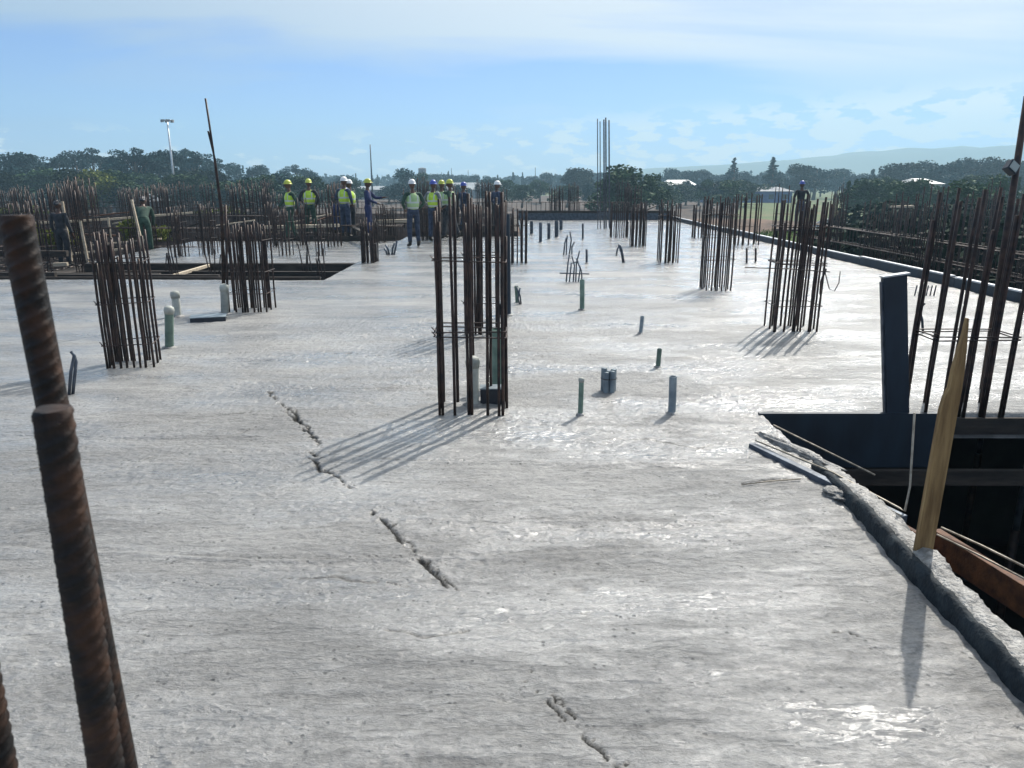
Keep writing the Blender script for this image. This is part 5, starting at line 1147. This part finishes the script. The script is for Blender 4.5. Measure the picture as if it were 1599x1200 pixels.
# ------------------------------------------------------------------ houses, masts, cars
def house(px, pbase, dist, w, d, wh, rh, wallm, roofm, label, rz=0.0):
    q = P(px, pbase, dist); root = empty('house', (q.x, dist, -3.2), rz); tag(root, label, 'house', 'houses among the trees')
    mb = MB(); mb.box((-w / 2, -d / 2, 0), (w / 2, d / 2, wh)); wl_ = mb.build('wall', M[wallm], root)
    mb = MB(); o_ = .4
    mb.add([(-w / 2 - o_, -d / 2 - o_, wh + .01), (w / 2 + o_, -d / 2 - o_, wh + .01), (w / 2 + o_, d / 2 + o_, wh + .01), (-w / 2 - o_, d / 2 + o_, wh + .01), (-w / 2 + d * .25, 0, wh + rh), (w / 2 - d * .25, 0, wh + rh)], [(0, 1, 5, 4), (2, 3, 4, 5), (1, 2, 5), (3, 0, 4), (3, 2, 1, 0)])
    mb.build('roof', M[roofm], root)
    n = max(2, int(w / 3))
    for i in range(n):
        x = -w / 2 + w * (i + .5) / n
        if i == n // 2:
            mb = MB(); mb.box((x - .45, -d / 2 - .04, 0.02), (x + .45, -d / 2 - .003, 2.1)); mb.build('door', M['timber_dark'], root)
        else:
            mb = MB(); mb.box((x - .6, -d / 2 - .04, 1.0), (x + .6, -d / 2 - .003, 2.1)); mb.build('window', M['window'], root)
house(404, 288, 150, 9, 7, 3.4, 1.5, 'wall_grey', 'roof_orange', 'house with a pale orange roof left of the first worker', R(10))
house(238, 290, 125, 11, 7, 2.0, 1.1, 'wall_grey', 'roof_white', 'low house with a pale green grey roof under the lamp mast', R(-8))
house(505, 288, 230, 14, 8, 2.8, 1.2, 'wall_grey', 'roof_blue', 'house with a blue roof behind the worker in the yellow vest')
house(600, 290, 230, 18, 8, 2.8, 1.0, 'wall_grey', 'roof_white', 'long house with a pale roof right of the far mast')
house(1058, 286, 240, 10, 7, 4.0, 1.6, 'wall_cream', 'roof_white', 'house with a white roof right of the large rounded tree')
house(1085, 289, 205, 7, 6, 3.0, 1.0, 'wall_cream', 'roof_white', 'small white roofed house right of the bigger white one')
house(1112, 290, 215, 9, 7, 3.4, 1.2, 'wall_grey', 'roof_white', 'bright roofed house beside the blue sheds')
house(1165, 292, 190, 20, 8, 2.8, 1.0, 'roof_blue', 'wall_grey', 'long blue walled shed below the pointed trees')
house(1432, 288, 150, 6, 6, 4.6, 1.0, 'wall_grey', 'roof_white', 'house with a bright roof behind the tall cages on the right', R(15))
house(742, 287, 230, 18, 8, 2.8, 2, 'wall_grey', 'roof_white', 'pale roofed house far behind the middle cages')
# floodlight mast and other masts
def mast(px, ptop, dist, r, label, head=True, m='galv', name='light_mast', base=-3.2):
    t_ = P(px, ptop, dist); root = empty(name, (t_.x, dist, base)); tag(root, label, 'mast'); hgt = t_.z - base
    mb = MB(); mb.tube([(0, 0, 0), (0, 0, hgt * .5), (0, 0, hgt)], [r * 1.5, r * 1.15, r * .7], 10); mb.build('pole', M[m], root, smooth=True)
    if head:
        mb = MB(); mb.tube([(.9 * math.cos(a), .9 * math.sin(a), hgt) for a in np.linspace(0, 2 * PI, 13)], .07, 6); mb.build('ring', M[m], root)
        for k in range(6):
            a = k * PI / 3; mb = MB(); mb.box((-.28, -.12, -.25), (.28, .12, .18), Matrix.Translation((.95 * math.cos(a), .95 * math.sin(a), hgt - .1)) @ Matrix.Rotation(a + PI / 2, 4, 'Z')); mb.build('lamp', M['wall_grey'], root)
            mb = MB(); mb.tube([(0, 0, hgt), (.9 * math.cos(a), .9 * math.sin(a), hgt)], .04, 5); mb.build('arm', M[m], root)
    return root
mast(261, 188, 140, .17, 'tall pale floodlight mast above the left trees')
m_ = mast(578, 226, 160, .14, 'slim dark mast above the middle horizon', False, 'steel_dark', 'radio_mast')
for i, (px, ty) in enumerate(((705, 263), (836, 262), (731, 266))): mast(px, ty, 320, .15, 'thin far pole on the horizon, %s of three' % ORD[i], False, 'steel_dark', 'far_pole')
wt = empty('water_tower', (P(660, 290, 300).x, 300, -3.2)); tag(wt, 'small far water tower behind the broad tree', 'water tower'); tz = P(660, 262, 300).z + 3.2
mb = MB(); mb.tube([(0, 0, tz - 2.6), (0, 0, tz - .3), (0, 0, tz)], [1.5, 1.5, .3], 12); mb.build('tank', M['wall_grey'], wt)
for a in range(4): mb = MB(); c, s = math.cos(a * PI / 2 + .6) * 1.3, math.sin(a * PI / 2 + .6) * 1.3; mb.tube([(c * 1.3, s * 1.3, 0), (c, s, tz - 2.6)], .12, 5); mb.build('leg', M['steel_dark'], wt)
def car(px, py, rz, paint, label):
    q = G(px, py, -3.2 + .2); root = empty('parked_car', (q.x, q.y, -3.05), rz); tag(root, label, 'car', 'cars parked below the slab')
    prof = [(-2.1, .35), (-2.1, .78), (-1.95, .95), (-1.2, 1.0), (-.55, 1.42), (.75, 1.45), (1.5, 1.02), (2.0, .95), (2.1, .6), (2.05, .35)]
    n = len(prof); mb = MB(); vs = []
    for yv, sc in ((-.85, .97), (-.80, 1.0), (.80, 1.0), (.85, .97)): vs += [(x * (sc if z > .9 else 1), yv * (1 if z < 1.05 else .84), z) for x, z in prof]
    fs = [tuple(reversed(range(n))), tuple(range(3 * n, 4 * n))]
    for j in range(3):
        for k in range(n): a = j * n + k; b = j * n + (k + 1) % n; fs.append((a, b, b + n, a + n))
    mb.add(vs, fs); mb.build('body', M[paint], root)
    for sgn in (-1, 1):
        mb = MB(); y0 = sgn * .86; pts = [(-1.05, 1.0), (-.5, 1.36), (.7, 1.38), (1.3, 1.02)]; vs = [(x, y0 if z < 1.1 else y0 * .86, z) for x, z in pts] + [(x, (y0 if z < 1.1 else y0 * .86) - sgn * .03, z) for x, z in pts]
        mb.add(vs, [(0, 1, 2, 3), (7, 6, 5, 4), (0, 4, 5, 1), (1, 5, 6, 2), (2, 6, 7, 3), (3, 7, 4, 0)]); mb.build('side_window', M['window'], root)
        for xx in (-1.3, 1.3):
            mb = MB(); mb.tube([(xx, sgn * .70, .33), (xx, sgn * .89, .33)], .33, 18); wv = mb.build('wheel', M['rubber'], root); mb = MB(); mb.tube([(xx, sgn * .89, .33), (xx, sgn * .90, .33)], .2, 14); mb.build('rim', M['galv'], wv)
        mb = MB(); mb.box((2.04, sgn * .6 - .18, .62), (2.12, sgn * .6 + .18, .78)); mb.build('headlight', M['lamp_glass'], root)
        mb = MB(); mb.box((-2.13, sgn * .62 - .15, .66), (-2.08, sgn * .62 + .15, .84)); mb.build('tail_light', M['roof_orange'], root)
    mb = MB(); mb.add([(1.55, -.66, 1.03), (1.55, .66, 1.03), (.84, .62, 1.43), (.84, -.62, 1.43)], [(0, 1, 2, 3)]); mb.build('windscreen', M['window'], root)
car(1300, 366, R(205), 'car_silver', 'silver car parked below the right edge board, left one')
car(1327, 372, R(200), 'car_white', 'white car parked below the right edge board, right one')

# ------------------------------------------------------------------ haze
hz = MB(); hz.box((-800, -60, -6), (1900, 1750, 130)); ho = hz.build('haze', None)
hm = bpy.data.materials.new('haze'); hm.use_nodes = True; hn = hm.node_tree.nodes; hn.clear()
pv = hn.new('ShaderNodeVolumePrincipled'); pv.inputs['Color'].default_value = (0.50, 0.80, 1.0, 1); pv.inputs['Density'].default_value = 0.0008; pv.inputs['Anisotropy'].default_value = 0.2
om = hn.new('ShaderNodeOutputMaterial'); hm.node_tree.links.new(pv.outputs[0], om.inputs['Volume']); ho.data.materials.append(hm)
tag(ho, 'thin blue air over the whole place', 'haze', kind='stuff')
